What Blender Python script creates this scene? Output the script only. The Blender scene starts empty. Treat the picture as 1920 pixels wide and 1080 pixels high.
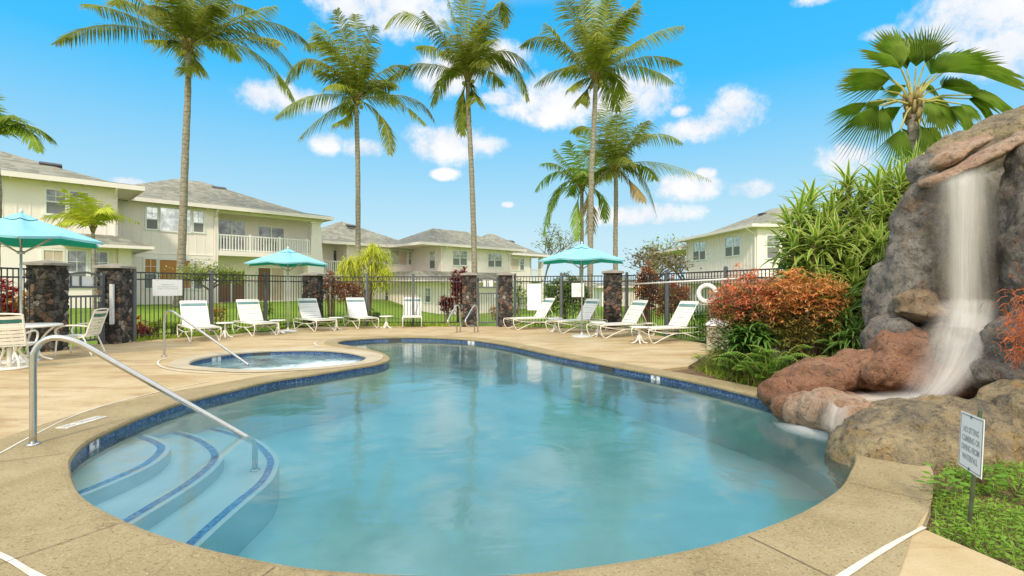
import bpy, bmesh, math, random
from mathutils import Vector as V, Matrix, noise as N
from mathutils.geometry import tessellate_polygon
R = math.radians
sc = bpy.context.scene
C = sc.collection
EYE = 1.4; F = 960.0

# ---------------------------------------------------------------- camera
cam = bpy.data.cameras.new('camera'); cam.lens = 18; cam.sensor_width = 36
cam.clip_end = 3000; cam.clip_start = 0.05
camo = bpy.data.objects.new('camera', cam); C.objects.link(camo)
camo.location = (0, 0, EYE); camo.rotation_euler = (R(90), 0, 0)
sc.camera = camo
# ---------------------------------------------------------------- sun and exposure
SUN_EL, SUN_AZ = 42, 190          # azimuth clockwise from +Y
sun = bpy.data.lights.new('sun', 'SUN'); sun.energy = 2.7; sun.angle = R(6); sun.color = (1, .88, .70)
suno = bpy.data.objects.new('sun', sun); C.objects.link(suno)
sd = V((math.sin(R(SUN_AZ))*math.cos(R(SUN_EL)), math.cos(R(SUN_AZ))*math.cos(R(SUN_EL)), math.sin(R(SUN_EL))))
suno.rotation_euler = sd.to_track_quat('Z', 'Y').to_euler()
vs = sc.view_settings; vs.view_transform = 'Standard'; vs.look = 'None'; vs.exposure = 0; vs.gamma = 1
sc.cycles.use_denoising = True
sc.cycles.max_bounces = 8; sc.cycles.transparent_max_bounces = 24
sc.cycles.caustics_reflective = False; sc.cycles.caustics_refractive = False
sc.cycles.sample_clamp_indirect = 4

# ---------------------------------------------------------------- node helpers
class NT:
    def __init__(s, tree): s.t = tree; s.t.nodes.clear()
    def n(s, kind, ins=None, **kw):
        nd = s.t.nodes.new(kind)
        for k, v in kw.items(): setattr(nd, k, v)
        for k, v in (ins or {}).items():
            if isinstance(v, (bpy.types.NodeSocket,)): s.t.links.new(v, nd.inputs[k])
            elif v is not None: nd.inputs[k].default_value = v
        return nd
    def m(s, op, a, b=None, c=None, clamp=False):
        nd = s.t.nodes.new('ShaderNodeMath'); nd.operation = op; nd.use_clamp = clamp
        for i, v in enumerate((a, b, c)):
            if v is None: continue
            if isinstance(v, bpy.types.NodeSocket): s.t.links.new(v, nd.inputs[i])
            else: nd.inputs[i].default_value = v
        return nd.outputs[0]
    def mix(s, f, a, b, bt='MIX'):
        nd = s.t.nodes.new('ShaderNodeMix'); nd.data_type = 'RGBA'; nd.blend_type = bt
        for k, v in ((0, f), (6, a), (7, b)):
            if isinstance(v, bpy.types.NodeSocket): s.t.links.new(v, nd.inputs[k])
            else: nd.inputs[k].default_value = (tuple(v)+(1,))[:4] if k else v
        return nd.outputs[2]
    def ramp(s, f, stops, interp='LINEAR'):
        nd = s.t.nodes.new('ShaderNodeValToRGB'); nd.color_ramp.interpolation = interp
        e = nd.color_ramp.elements
        while len(e) < len(stops): e.new(.5)
        for el, (p, c) in zip(e, stops):
            el.position = p; el.color = (tuple(c)+(1,))[:4] if not isinstance(c, (int, float)) else (c, c, c, 1)
        s.t.links.new(f, nd.inputs[0]); return nd.outputs[0]
    def noise(s, vec, scale, detail=4, rough=.55, dist=0):
        return s.n('ShaderNodeTexNoise', {'Vector': vec, 'Scale': scale, 'Detail': detail, 'Roughness': rough, 'Distortion': dist}).outputs[0]
    def link(s, a, b): s.t.links.new(a, b)

# ---------------------------------------------------------------- sky
w = bpy.data.worlds.new('World'); sc.world = w; w.use_nodes = True
t = NT(w.node_tree)
tc = t.n('ShaderNodeTexCoord').outputs['Generated']
sky = t.n('ShaderNodeTexSky', sky_type='NISHITA', sun_disc=False, sun_elevation=R(SUN_EL), sun_rotation=R(SUN_AZ))
sky.air_density = 1.0; sky.dust_density = .4; sky.ozone_density = 2.5
nish = t.mix(1.0, sky.outputs[0], (.10, .10, .10), 'MULTIPLY')
sep = t.n('ShaderNodeSeparateXYZ', {0: tc}); X, Y, Z = sep.outputs
el = t.m('ARCTAN2', Z, t.m('SQRT', t.m('ADD', t.m('MULTIPLY', X, X), t.m('MULTIPLY', Y, Y))))
az = t.m('ARCTAN2', X, Y)
grad = t.ramp(t.m('DIVIDE', el, 1.2), [(0, (.66, .87, .96)), (.08, (.58, .84, .96)), (.165, (.38, .74, .98)), (.24, (.21, .65, 1.02)), (.31, (.06, .57, 1.05)), (.42, (.03, .51, 1.03)), (1, (.05, .32, .85))])
base = t.mix(.93, nish, grad)
clouds = [(720,12,105,40),(660,15,50,20),(500,178,62,26),(560,190,60,20),(845,140,55,34),(935,112,60,24),(840,268,75,30),(900,272,40,15),
          (1050,185,120,36),(1190,178,75,34),(1030,216,45,16),(940,185,40,12),(1380,208,48,34),(1320,238,60,20),(1278,208,18,10),(1830,30,150,60),(1880,95,110,45),(1780,70,50,25),
          (612,268,26,18),(682,278,36,15),(835,326,22,9),(1410,353,42,16),(1290,352,60,20),(1325,325,18,9),(1200,402,90,16),(1590,296,50,26),(953,384,10,5),(240,340,30,8),
          (1560,-20,60,16),(1650,60,30,12)]
nz = t.noise(tc, 9, 8, .62, .2); nz2 = t.noise(tc, 34, 6, .7)
wob = t.m('ADD', t.m('MULTIPLY', t.m('SUBTRACT', nz, .5), 5.5), t.m('MULTIPLY', t.m('SUBTRACT', nz2, .5), 3.0))
acc = None; low = None
for cx, cy, rx, ry in clouds:
    a0 = math.atan((cx-960)/F); e0 = math.atan((540-cy)/F*math.cos(a0))
    ra = rx/F*math.cos(a0)**2; re = ry/F*math.cos(a0)
    da = t.m('DIVIDE', t.m('SUBTRACT', az, a0), ra); de = t.m('DIVIDE', t.m('SUBTRACT', el, e0), re)
    val = t.m('SUBTRACT', 1.7, t.m('ADD', t.m('MULTIPLY', da, da), t.m('MULTIPLY', de, de)))
    acc = val if acc is None else t.m('MAXIMUM', acc, val)
dens = t.m('ADD', t.m('MAXIMUM', acc, -2.5), t.m('ADD', wob, .35))
dens = t.m('MULTIPLY', t.ramp(t.m('MULTIPLY', dens, .48), [(0, 0), (1, 1)], 'EASE'), 1.0)
big = t.noise(t.n('ShaderNodeVectorMath', {0: tc, 1: (1, 1, 1.8)}, operation='MULTIPLY').outputs[0], 2.1, 8, .58)
bigc = t.m('MULTIPLY', t.ramp(big, [(.34, 0), (.50, 1)], 'EASE'), t.ramp(el, [(.50, 0), (.66, 1)]))
back = t.m('MULTIPLY', t.ramp(big, [(.34, 0), (.50, 1)], 'EASE'), t.ramp(t.m('MULTIPLY', Y, -1), [(0, 0), (.3, 1)]))  # unseen clouds behind the camera, added for neutral fill light
dens = t.m('MAXIMUM', dens, t.m('MAXIMUM', bigc, back))
ccol = t.mix(t.ramp(nz, [(.35, 0), (.62, 1)]), (.84, .87, .95), (1.08, 1.05, 1.03))
hi = t.m('MAXIMUM', bigc, back); ccol = t.mix(hi, ccol, (1.7, 1.64, 1.58)); col = t.mix(t.m('MULTIPLY', dens, .93), base, ccol)  # overhead and rear clouds made extra bright to lift the ambient light
bg = t.n('ShaderNodeBackground', {'Color': col, 'Strength': 1.0})
t.link(bg.outputs[0], t.n('ShaderNodeOutputWorld').inputs[0])

# ---------------------------------------------------------------- materials
M = {}
def new(name):
    m = bpy.data.materials.new(name); m.use_nodes = True; M[name] = m
    return m, NT(m.node_tree)
def coords(t, world=True):
    if world: return t.n('ShaderNodeNewGeometry').outputs['Position']
    return t.n('ShaderNodeTexCoord').outputs['Object']
def finish(t, col, rough=.6, bump=None, bs=.3, bd=.02, metal=0, trans=0, spec=.5, alpha=None, coat=0):
    b = t.n('ShaderNodeBsdfPrincipled', {'Roughness': rough, 'Metallic': metal, 'Specular IOR Level': spec, 'Coat Weight': coat})
    if isinstance(col, bpy.types.NodeSocket): t.link(col, b.inputs['Base Color'])
    else: b.inputs['Base Color'].default_value = tuple(col)+(1,)
    if bump is not None:
        bn = t.n('ShaderNodeBump', {'Height': bump, 'Strength': bs, 'Distance': bd}); t.link(bn.outputs[0], b.inputs['Normal'])
    out = b.outputs[0]
    if trans:
        tr = t.n('ShaderNodeBsdfTranslucent', {'Color': col if isinstance(col, bpy.types.NodeSocket) else tuple(col)+(1,)})
        out = t.n('ShaderNodeMixShader', {0: trans, 1: out, 2: tr.outputs[0]}).outputs[0]
    t.link(out, t.n('ShaderNodeOutputMaterial').inputs[0])
def simple(name, col, rough=.6, var=.12, scale=6, bump=0, bscale=40, bd=.01, metal=0, trans=0, spec=.5, world=False, grime=None):
    m, t = new(name); co = coords(t, world)
    a = tuple(c*(1-var) for c in col); b = tuple(min(1, c*(1+var)) for c in col)
    c = t.mix(t.ramp(t.noise(co, scale), [(.3, 0), (.7, 1)]), a, b)
    if grime: c = t.mix(t.m('MULTIPLY', t.ramp(t.noise(co, scale*.35, 6, .7), [(.5, 0), (.72, 1)]), .6), c, grime)
    finish(t, c, rough, t.noise(co, bscale, 5, .6) if bump else None, bump or 0, bd, metal, trans, spec)
    return m
def leafmat(name, base, tip=None, edge=None, var=.3, trans=.35, rough=.5, vpow=(.55, 1)):
    m, t = new(name); co = coords(t)
    a = tuple(c*(1-var) for c in base); b = tuple(c*(1+var) for c in base)
    oi = t.n('ShaderNodeObjectInfo').outputs['Random']
    f = t.m('ADD', t.m('MULTIPLY', t.noise(co, 3.2, 3), .75), t.m('MULTIPLY', oi, .25))
    c = t.mix(t.ramp(f, [(.3, 0), (.68, 1)]), a, b)
    at = t.n('ShaderNodeAttribute', attribute_name='uv2'); s = t.n('ShaderNodeSeparateXYZ', {0: at.outputs['Vector']})
    if tip: c = t.mix(t.ramp(s.outputs[1], [(vpow[0], 0), (vpow[1], 1)]), c, tip)
    if edge: c = t.mix(t.ramp(s.outputs[0], [(.45, 0), (.75, 1)]), c, edge)
    finish(t, c, rough, trans=trans, spec=.4)
    return m

simple('cream_wall', (.92, .83, .77), .7, .03, 1.5, world=True)
simple('cream_trim', (.88, .80, .74), .6, .03, 2, world=True)
simple('white_trim', (.84, .84, .80), .5, .02, 2, world=True)
simple('stucco', (.74, .70, .58), .85, .05, 1.2, .15, 60, .01, world=True)
m, t = new('shingle'); co = coords(t)
sp = t.n('ShaderNodeSeparateXYZ', {0: co}); rows = t.m('FRACT', t.m('MULTIPLY', sp.outputs[2], 6.0))
vor = t.n('ShaderNodeTexVoronoi', {'Vector': co, 'Scale': 3.6}); c = t.mix(t.ramp(t.n('ShaderNodeSeparateColor', {0: vor.outputs['Color']}).outputs[0], [(.1, 0), (.9, 1)]), (.20, .20, .155), (.33, .325, .265))
c = t.mix(t.m('MULTIPLY', t.ramp(rows, [(0, 1), (.18, 0)]), .35), c, (.12, .115, .1))
finish(t, c, .9, rows, .25, .02)
simple('soffit', (.80, .70, .58), .8, .03, 2, world=True)
simple('dark_vent', (.06, .055, .05), .5)
m, t = new('glass_pane'); co = coords(t); finish(t, t.mix(t.ramp(t.noise(co, 1.6, 5, .7), [(.42, 0), (.6, 1)]), (.07, .085, .09), (.24, .27, .26)), .06, metal=.35, spec=.9)  # light and dark mottle paints reflections into the glass colour
m, t = new('glass_bright'); co = coords(t); finish(t, t.mix(t.ramp(t.noise(co, 1.9, 5, .7), [(.42, 0), (.6, 1)]), (.40, .43, .42), (.78, .80, .78)), .12, metal=.6, spec=.8)  # pale mottled colour stands for sky reflected in the upper sashes
simple('insect_screen', (.20, .20, .20), .6, .05)
simple('bamboo_blind', (.46, .20, .045), .6, .15, 30)
simple('brown_blind', (.22, .115, .055), .6, .15, 20)
simple('pale_blind', (.62, .50, .40), .6, .12, 3)
simple('white_vinyl', (.86, .84, .79), .42, .03, 5)
simple('chair_frame', (.84, .80, .70), .35, .05, 8)
simple('teal_strap', (.16, .30, .30), .45, .1)
simple('dark_teal', (.03, .17, .16), .45, .1)
m, t = new('steel'); co = coords(t, False); finish(t, t.mix(t.noise(co, 12), (.50, .49, .46), (.66, .65, .62)), .27, t.noise(co, 160, 3), .04, .002, metal=1)
simple('pole_metal', (.50, .51, .50), .4, .05, metal=.5)
simple('base_metal', (.62, .64, .65), .5, .06)
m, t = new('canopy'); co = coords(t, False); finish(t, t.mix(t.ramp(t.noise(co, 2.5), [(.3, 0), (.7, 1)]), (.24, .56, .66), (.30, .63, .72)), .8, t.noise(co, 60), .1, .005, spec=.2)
m, t = new('canopy_shade_sheet'); co = coords(t, False); finish(t, t.mix(t.ramp(t.noise(co, 2.5), [(.3, 0), (.7, 1)]), (.02, .42, .37), (.03, .48, .43)), .85, t.noise(co, 60), .1, .005, spec=.1)  # unfaded teal, with the shade under the canopy put into the colour
simple('fence_metal', (.035, .035, .038), .4, .1, 5)
simple('post_metal', (.11, .12, .13), .45, .1, 5)
simple('sign_white', (.82, .82, .80), .5, .02)
simple('sign_text', (.22, .23, .27), .6, .05)
simple('faded_text', (.50, .56, .58), .6, .05)
simple('sign_grey', (.33, .35, .37), .6, .1); simple('sign_post', (.08, .10, .05), .6, .3, 12)
simple('cover_beige', (.52, .47, .38), .7, .1, 3, .2, 25)
simple('buoy', (.86, .85, .82), .5, .04, 4)
simple('rope', (.80, .76, .66), .8)
simple('cap_stone', (.27, .245, .20), .85, .25, 5, .4, 25, .02)
m, t = new('lava_rock'); co = coords(t, False)
v = t.n('ShaderNodeTexVoronoi', {'Vector': co, 'Scale': 7.5}); vd = t.n('ShaderNodeTexVoronoi', {'Vector': co, 'Scale': 7.5}, feature='DISTANCE_TO_EDGE')
s3 = t.n('ShaderNodeSeparateColor', {0: v.outputs['Color']})
c = t.mix(t.ramp(s3.outputs[0], [(.2, 0), (.9, 1)]), (.026, .024, .022), (.12, .10, .083))
c = t.mix(t.ramp(s3.outputs[1], [(.90, 0), (.93, 1)]), c, (.19, .11, .07))
c = t.mix(t.ramp(s3.outputs[2], [(.93, 0), (.95, 1)]), c, (.30, .27, .22))
c = t.mix(t.ramp(vd.outputs[0], [(.0, 1), (.05, 0)]), c, (.012, .01, .009))
c = t.mix(t.m('MULTIPLY', t.ramp(t.noise(co, 45, 3), [(.62, 0), (.7, 1)]), .4), c, (.33, .29, .24))
finish(t, c, .85, t.m('ADD', t.m('MULTIPLY', t.m('MINIMUM', vd.outputs[0], .15), 5), t.m('MULTIPLY', t.noise(co, 35), .4)), .8, .04)
# concrete
def concrete(name, a, b, dark, streak, speck, sc_=1.0, dk=.55, bmp=.35):
    m, t = new(name); co = coords(t)
    st = t.n('ShaderNodeVectorMath', {0: co, 1: streak}, operation='MULTIPLY').outputs[0]
    c = t.mix(t.ramp(t.noise(co, 1.1*sc_, 6, .65), [(.3, 0), (.7, 1)]), a, b)
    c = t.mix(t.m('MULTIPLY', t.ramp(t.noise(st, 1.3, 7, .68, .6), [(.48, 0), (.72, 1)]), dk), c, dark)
    c = t.mix(t.m('MULTIPLY', t.ramp(t.noise(co, 55, 4, .7), [(.55, 0), (.68, 1)]), speck), c, tuple(x*.45 for x in dark))
    c = t.mix(t.m('MULTIPLY', t.ramp(t.noise(co, 80, 4, .7), [(.56, 0), (.66, 1)]), speck), c, tuple(min(1, x*1.35) for x in b))
    crack = t.n('ShaderNodeTexVoronoi', {'Vector': t.n('ShaderNodeVectorMath', {0: co, 1: t.n('ShaderNodeTexNoise', {'Vector': co, 'Scale': 3.0}).outputs[1]}, operation='ADD').outputs[0], 'Scale': .55}, feature='DISTANCE_TO_EDGE').outputs[0]
    c = t.mix(t.m('MULTIPLY', t.ramp(crack, [(0, 1), (.004, 0)]), .35), c, tuple(x*.4 for x in dark))
    finish(t, c, .82, t.m('ADD', t.noise(co, 60, 5, .7), t.m('MULTIPLY', t.noise(co, 14, 4), .8)), bmp, .008, spec=.3)
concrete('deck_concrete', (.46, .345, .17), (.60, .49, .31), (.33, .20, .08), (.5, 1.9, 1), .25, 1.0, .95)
concrete('coping_concrete', (.29, .225, .115), (.41, .33, .185), (.19, .135, .06), (1, 1, 1), .75, 1.6, .5, .6)
concrete('spa_coping', (.46, .39, .26), (.56, .49, .35), (.36, .31, .20), (1, 1, 1), .35, 1.6, .5, .5)
simple('joint_dark', (.13, .10, .06), .9, .2, 9); simple('joint_white', (.66, .63, .54), .8, .15, 9, .2, 40, world=True, grime=(.50, .42, .28))
m, t = new('plaster'); co = coords(t); c = t.mix(t.ramp(t.noise(co, 1.3, 6, .7, .5), [(.3, 0), (.7, 1)]), (.68, .78, .77), (.86, .92, .90)); finish(t, c, .8)
m, t = new('mosaic')
at = t.n('ShaderNodeAttribute', attribute_name='uv2')
sv = t.n('ShaderNodeVectorMath', {0: at.outputs['Vector'], 1: (38, 38, 38)}, operation='MULTIPLY').outputs[0]
fl = t.n('ShaderNodeVectorMath', {0: sv}, operation='FLOOR').outputs[0]; fr = t.n('ShaderNodeSeparateXYZ', {0: t.n('ShaderNodeVectorMath', {0: sv}, operation='FRACTION').outputs[0]})
wn = t.n('ShaderNodeTexWhiteNoise', {'Vector': fl}).outputs['Value']
c = t.ramp(wn, [(0, (.018, .035, .12)), (.35, (.035, .08, .22)), (.65, (.06, .13, .32)), (.88, (.13, .24, .42)), (1, (.05, .09, .2))])
c = t.mix(t.m('MAXIMUM', t.m('LESS_THAN', fr.outputs[0], .12), t.m('LESS_THAN', fr.outputs[1], .12)), c, (.12, .17, .25))
finish(t, c, .2, spec=.7)
m, t = new('step_mosaic')
at = t.n('ShaderNodeAttribute', attribute_name='uv2')
sv = t.n('ShaderNodeVectorMath', {0: at.outputs['Vector'], 1: (40, 40, 40)}, operation='MULTIPLY').outputs[0]
wn = t.n('ShaderNodeTexWhiteNoise', {'Vector': t.n('ShaderNodeVectorMath', {0: sv}, operation='FLOOR').outputs[0]}).outputs['Value']
finish(t, t.ramp(wn, [(0, (.06, .12, .40)), (.5, (.12, .26, .60)), (.85, (.25, .45, .75)), (1, (.10, .2, .5))]), .3, spec=.5)
# pool water: reflective top, absorbing body
def water(name, vcol, dens, rip, rs, foam=0, vis=1.0, rough=.05, milk=.05):
    m, t = new(name); co = coords(t)
    st = t.n('ShaderNodeVectorMath', {0: co, 1: (1, 1.0, 1)}, operation='MULTIPLY').outputs[0]
    h = t.m('ADD', t.noise(st, rs, 4, .5, .4), t.m('MULTIPLY', t.noise(co, rs*.35, 3, .5), 1.6))
    bn = t.n('ShaderNodeBump', {'Height': h, 'Strength': rip, 'Distance': .03}).outputs[0]
    gl = t.n('ShaderNodeBsdfGlossy', {'Color': (1, 1, 1, 1), 'Roughness': rough, 'Normal': bn}).outputs[0]
    tr = t.n('ShaderNodeBsdfTransparent', {'Color': (.97, .99, .99, 1)}).outputs[0]
    fz = t.n('ShaderNodeFresnel', {'IOR': 1.45, 'Normal': bn}).outputs[0]
    sh = t.n('ShaderNodeMixShader', {0: t.m('MULTIPLY', fz, vis, clamp=True), 1: tr, 2: gl}).outputs[0]
    sh = t.n('ShaderNodeMixShader', {0: t.m('MULTIPLY', t.ramp(t.noise(co, .75, 6, .62, 1.2), [(.36, .15), (.62, 1)]), milk), 1: sh, 2: t.n('ShaderNodeBsdfDiffuse', {'Color': (.55, .93, .93, 1)}).outputs[0]}).outputs[0]
    if foam:
        at = t.n('ShaderNodeAttribute', attribute_name='uv2'); s = t.n('ShaderNodeSeparateXYZ', {0: at.outputs['Vector']})
        fo = t.m('MULTIPLY', t.ramp(t.m('ADD', t.m('MULTIPLY', s.outputs[0], 1.2), t.m('MULTIPLY', t.m('SUBTRACT', t.noise(co, 4, 6, .7, 1.5), .5), 1.6)), [(.35, 0), (.8, 1)]), foam)
        sh = t.n('ShaderNodeMixShader', {0: fo, 1: sh, 2: t.n('ShaderNodeBsdfDiffuse', {'Color': (.75, .88, .95, 1)}).outputs[0]}).outputs[0]
    o = t.n('ShaderNodeOutputMaterial'); t.link(sh, o.inputs[0])
    t.link(t.n('ShaderNodeVolumeAbsorption', {'Color': vcol+(1,), 'Density': dens}).outputs[0], o.inputs[1])
water('pool_water', (.05, .75, .80), .42, .30, 1.7, rough=.10, vis=1.15)
water('spa_water', (.15, .62, .92), .6, .7, 5, foam=.7, rough=.10, milk=.25)
# falling water veil
def veil(name, op, streak, col=(.86, .85, .82)):
    m, t = new(name)
    at = t.n('ShaderNodeAttribute', attribute_name='uv2'); s = t.n('ShaderNodeSeparateXYZ', {0: at.outputs['Vector']})
    st = t.n('ShaderNodeVectorMath', {0: at.outputs['Vector'], 1: (streak, 1.1, 1)}, operation='MULTIPLY').outputs[0]
    n1 = t.noise(st, 1.0, 6, .6, .3)
    ed = t.ramp(t.m('ABSOLUTE', t.m('SUBTRACT', s.outputs[0], .5)), [(.05, 1), (.49, 0)], 'EASE')
    en = t.ramp(s.outputs[1], [(0, 0), (.07, 1), (.9, 1), (1, .0)])
    a = t.m('MULTIPLY', t.m('MULTIPLY', ed, en), t.m('MULTIPLY', t.ramp(n1, [(.30, .28), (.66, 1)]), op), clamp=True)
    df = t.n('ShaderNodeBsdfDiffuse', {'Color': col+(1,)}).outputs[0]; tl = t.n('ShaderNodeBsdfTranslucent', {'Color': col+(1,)}).outputs[0]
    d = t.n('ShaderNodeMixShader', {0: .4, 1: df, 2: tl}).outputs[0]
    sh = t.n('ShaderNodeMixShader', {0: a, 1: t.n('ShaderNodeBsdfTransparent').outputs[0], 2: d}).outputs[0]
    t.link(sh, t.n('ShaderNodeOutputMaterial').inputs[0])
veil('veil', .52, 7, (.88, .86, .82)); veil('veil_soft', .80, 3, (.84, .80, .73)); veil('foam', 1.6, 2, (.97, .97, .97))
# ground
m, t = new('lawn'); co = coords(t)
c = t.mix(t.ramp(t.noise(co, .6, 6, .7), [(.3, 0), (.7, 1)]), (.16, .28, .03), (.29, .42, .045))
c = t.mix(t.m('MULTIPLY', t.ramp(t.noise(co, 18, 4, .7), [(.45, 0), (.7, 1)]), .6), c, (.15, .26, .03))
finish(t, c, .9, t.noise(co, 30, 4, .7), .8, .06, spec=.2)
simple('soil', (.16, .095, .05), .95, .4, 6, .6, 30, .03, world=True)
# rocks
def rockmat(name, a, b, c3, dark, sc_=1.0, ptop=None):
    m, t = new(name); co = coords(t)
    c = t.mix(t.ramp(t.noise(co, 1.5*sc_, 7, .68, .7), [(.36, 0), (.62, 1)]), a, b)
    c = t.mix(t.m('MULTIPLY', t.ramp(t.noise(co, 2.6*sc_, 6, .7, 1.0), [(.52, 0), (.66, 1)]), .8), c, c3)
    c = t.mix(t.m('MULTIPLY', t.ramp(t.noise(co, 14, 7, .75, .4), [(.50, 0), (.66, 1)]), .75), c, dark)
    c = t.mix(t.m('MULTIPLY', t.ramp(t.noise(co, 42, 4, .7), [(.60, 0), (.70, 1)]), .5), c, tuple(min(1, x*1.6) for x in b))
    bm = t.m('ADD', t.noise(co, 9, 8, .7, .3), t.m('MULTIPLY', t.noise(co, 48, 5, .7), .35))
    c = t.mix(t.m('MULTIPLY', t.ramp(t.noise(co, 22, 6, .8, .8), [(.56, 0), (.62, 1)]), .65), c, tuple(x*.5 for x in dark)); finish(t, c, .72, bm, 1.0, .11, spec=.3)
rockmat('rock_grey', (.12, .105, .09), (.37, .335, .285), (.29, .19, .11), (.05, .042, .036))
rockmat('rock_wet', (.24, .19, .13), (.36, .29, .20), (.24, .17, .10), (.07, .055, .04))
rockmat('rock_red', (.32, .15, .08), (.50, .28, .17), (.20, .14, .10), (.055, .035, .028))
rockmat('rock_tan', (.19, .165, .125), (.58, .45, .25), (.46, .30, .10), (.075, .068, .06), 1.5); rockmat('rock_brown', (.30, .19, .10), (.44, .32, .20), (.20, .16, .12), (.07, .05, .04))
rockmat('rock_pink', (.50, .29, .17), (.66, .47, .33), (.40, .20, .10), (.14, .09, .06))
# plants
m, t = new('palm_trunk'); co = coords(t, False)
sp = t.n('ShaderNodeSeparateXYZ', {0: co}); rg = t.m('FRACT', t.m('ADD', t.m('MULTIPLY', sp.outputs[2], 4.5), t.m('MULTIPLY', t.noise(co, 5), .9)))
c = t.mix(t.ramp(t.noise(co, 9, 5, .7), [(.3, 0), (.7, 1)]), (.20, .165, .125), (.44, .39, .31))
c = t.mix(t.m('MULTIPLY', t.ramp(rg, [(0, 1), (.2, 0)]), .75), c, (.07, .05, .035))
c = t.mix(t.ramp(t.noise(co, 16, 3), [(.64, 0), (.7, 1)]), c, (.50, .45, .37))
finish(t, c, .9, rg, .5, .05)
simple('bark', (.20, .16, .12), .9, .35, 10, .5, 30, .02)
simple('stem', (.22, .15, .09), .9, .3, 8)
simple('palm_boot', (.26, .19, .075), .8, .55, 9)
simple('coconut', (.36, .33, .06), .5, .3, 8)
simple('rachis', (.42, .38, .10), .6, .2)
leafmat('frond', (.28, .32, .045), (.50, .40, .10), var=.5, trans=.5, rough=.38, vpow=(.75, 1))
leafmat('frond_dry', (.36, .26, .10), (.45, .33, .16), var=.35, trans=.3)
leafmat('frond_young', (.24, .36, .035), (.34, .30, .06), var=.35, trans=.42, rough=.4, vpow=(.75, 1))
leafmat('frond_lime', (.50, .56, .04), (.5, .45, .08), var=.3, trans=.4)
leafmat('fan_leaf', (.22, .36, .045), (.46, .48, .10), (.44, .58, .12), var=.45, trans=.45, rough=.35, vpow=(.8, 1))  # paler fold lines paint light onto the pleat ridges
leafmat('variegated', (.19, .36, .035), None, (.72, .74, .22), var=.35, trans=.42)
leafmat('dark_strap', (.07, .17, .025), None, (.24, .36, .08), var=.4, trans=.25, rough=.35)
leafmat('coral_leaf', (.76, .32, .16), (.92, .55, .34), var=.4, trans=.35)
leafmat('orange_leaf', (.74, .40, .15), (.82, .56, .24), var=.4, trans=.35)
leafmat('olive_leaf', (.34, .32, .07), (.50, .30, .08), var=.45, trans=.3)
leafmat('fern', (.16, .38, .03), (.25, .40, .05), var=.35, trans=.4)
leafmat('lime_leaf', (.34, .46, .04), (.4, .45, .06), var=.3, trans=.4)
leafmat('yellow_strand', (.62, .66, .06), (.7, .62, .10), var=.25, trans=.4)
leafmat('tree_leaf', (.26, .33, .06), (.45, .42, .12), var=.45, trans=.3)
leafmat('rust_leaf', (.36, .26, .12), (.3, .2, .08), var=.4, trans=.3)
leafmat('maroon_leaf', (.34, .05, .055), (.35, .08, .08), var=.5, trans=.3)
leafmat('russet_leaf', (.48, .20, .08), (.58, .28, .1), var=.4, trans=.3)
leafmat('red_leaf', (.50, .03, .03), (.6, .15, .1), var=.4, trans=.35)
leafmat('gold_leaf', (.55, .33, .03), (.6, .45, .1), var=.3, trans=.35)
leafmat('hedge_leaf', (.16, .28, .03), (.28, .38, .05), var=.5, trans=.3)
leafmat('ground_leaf', (.22, .40, .03), (.3, .42, .05), var=.4, trans=.35)
simple('orange_thread', (.62, .15, .03), .6, .3, 20, trans=.2)

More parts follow.
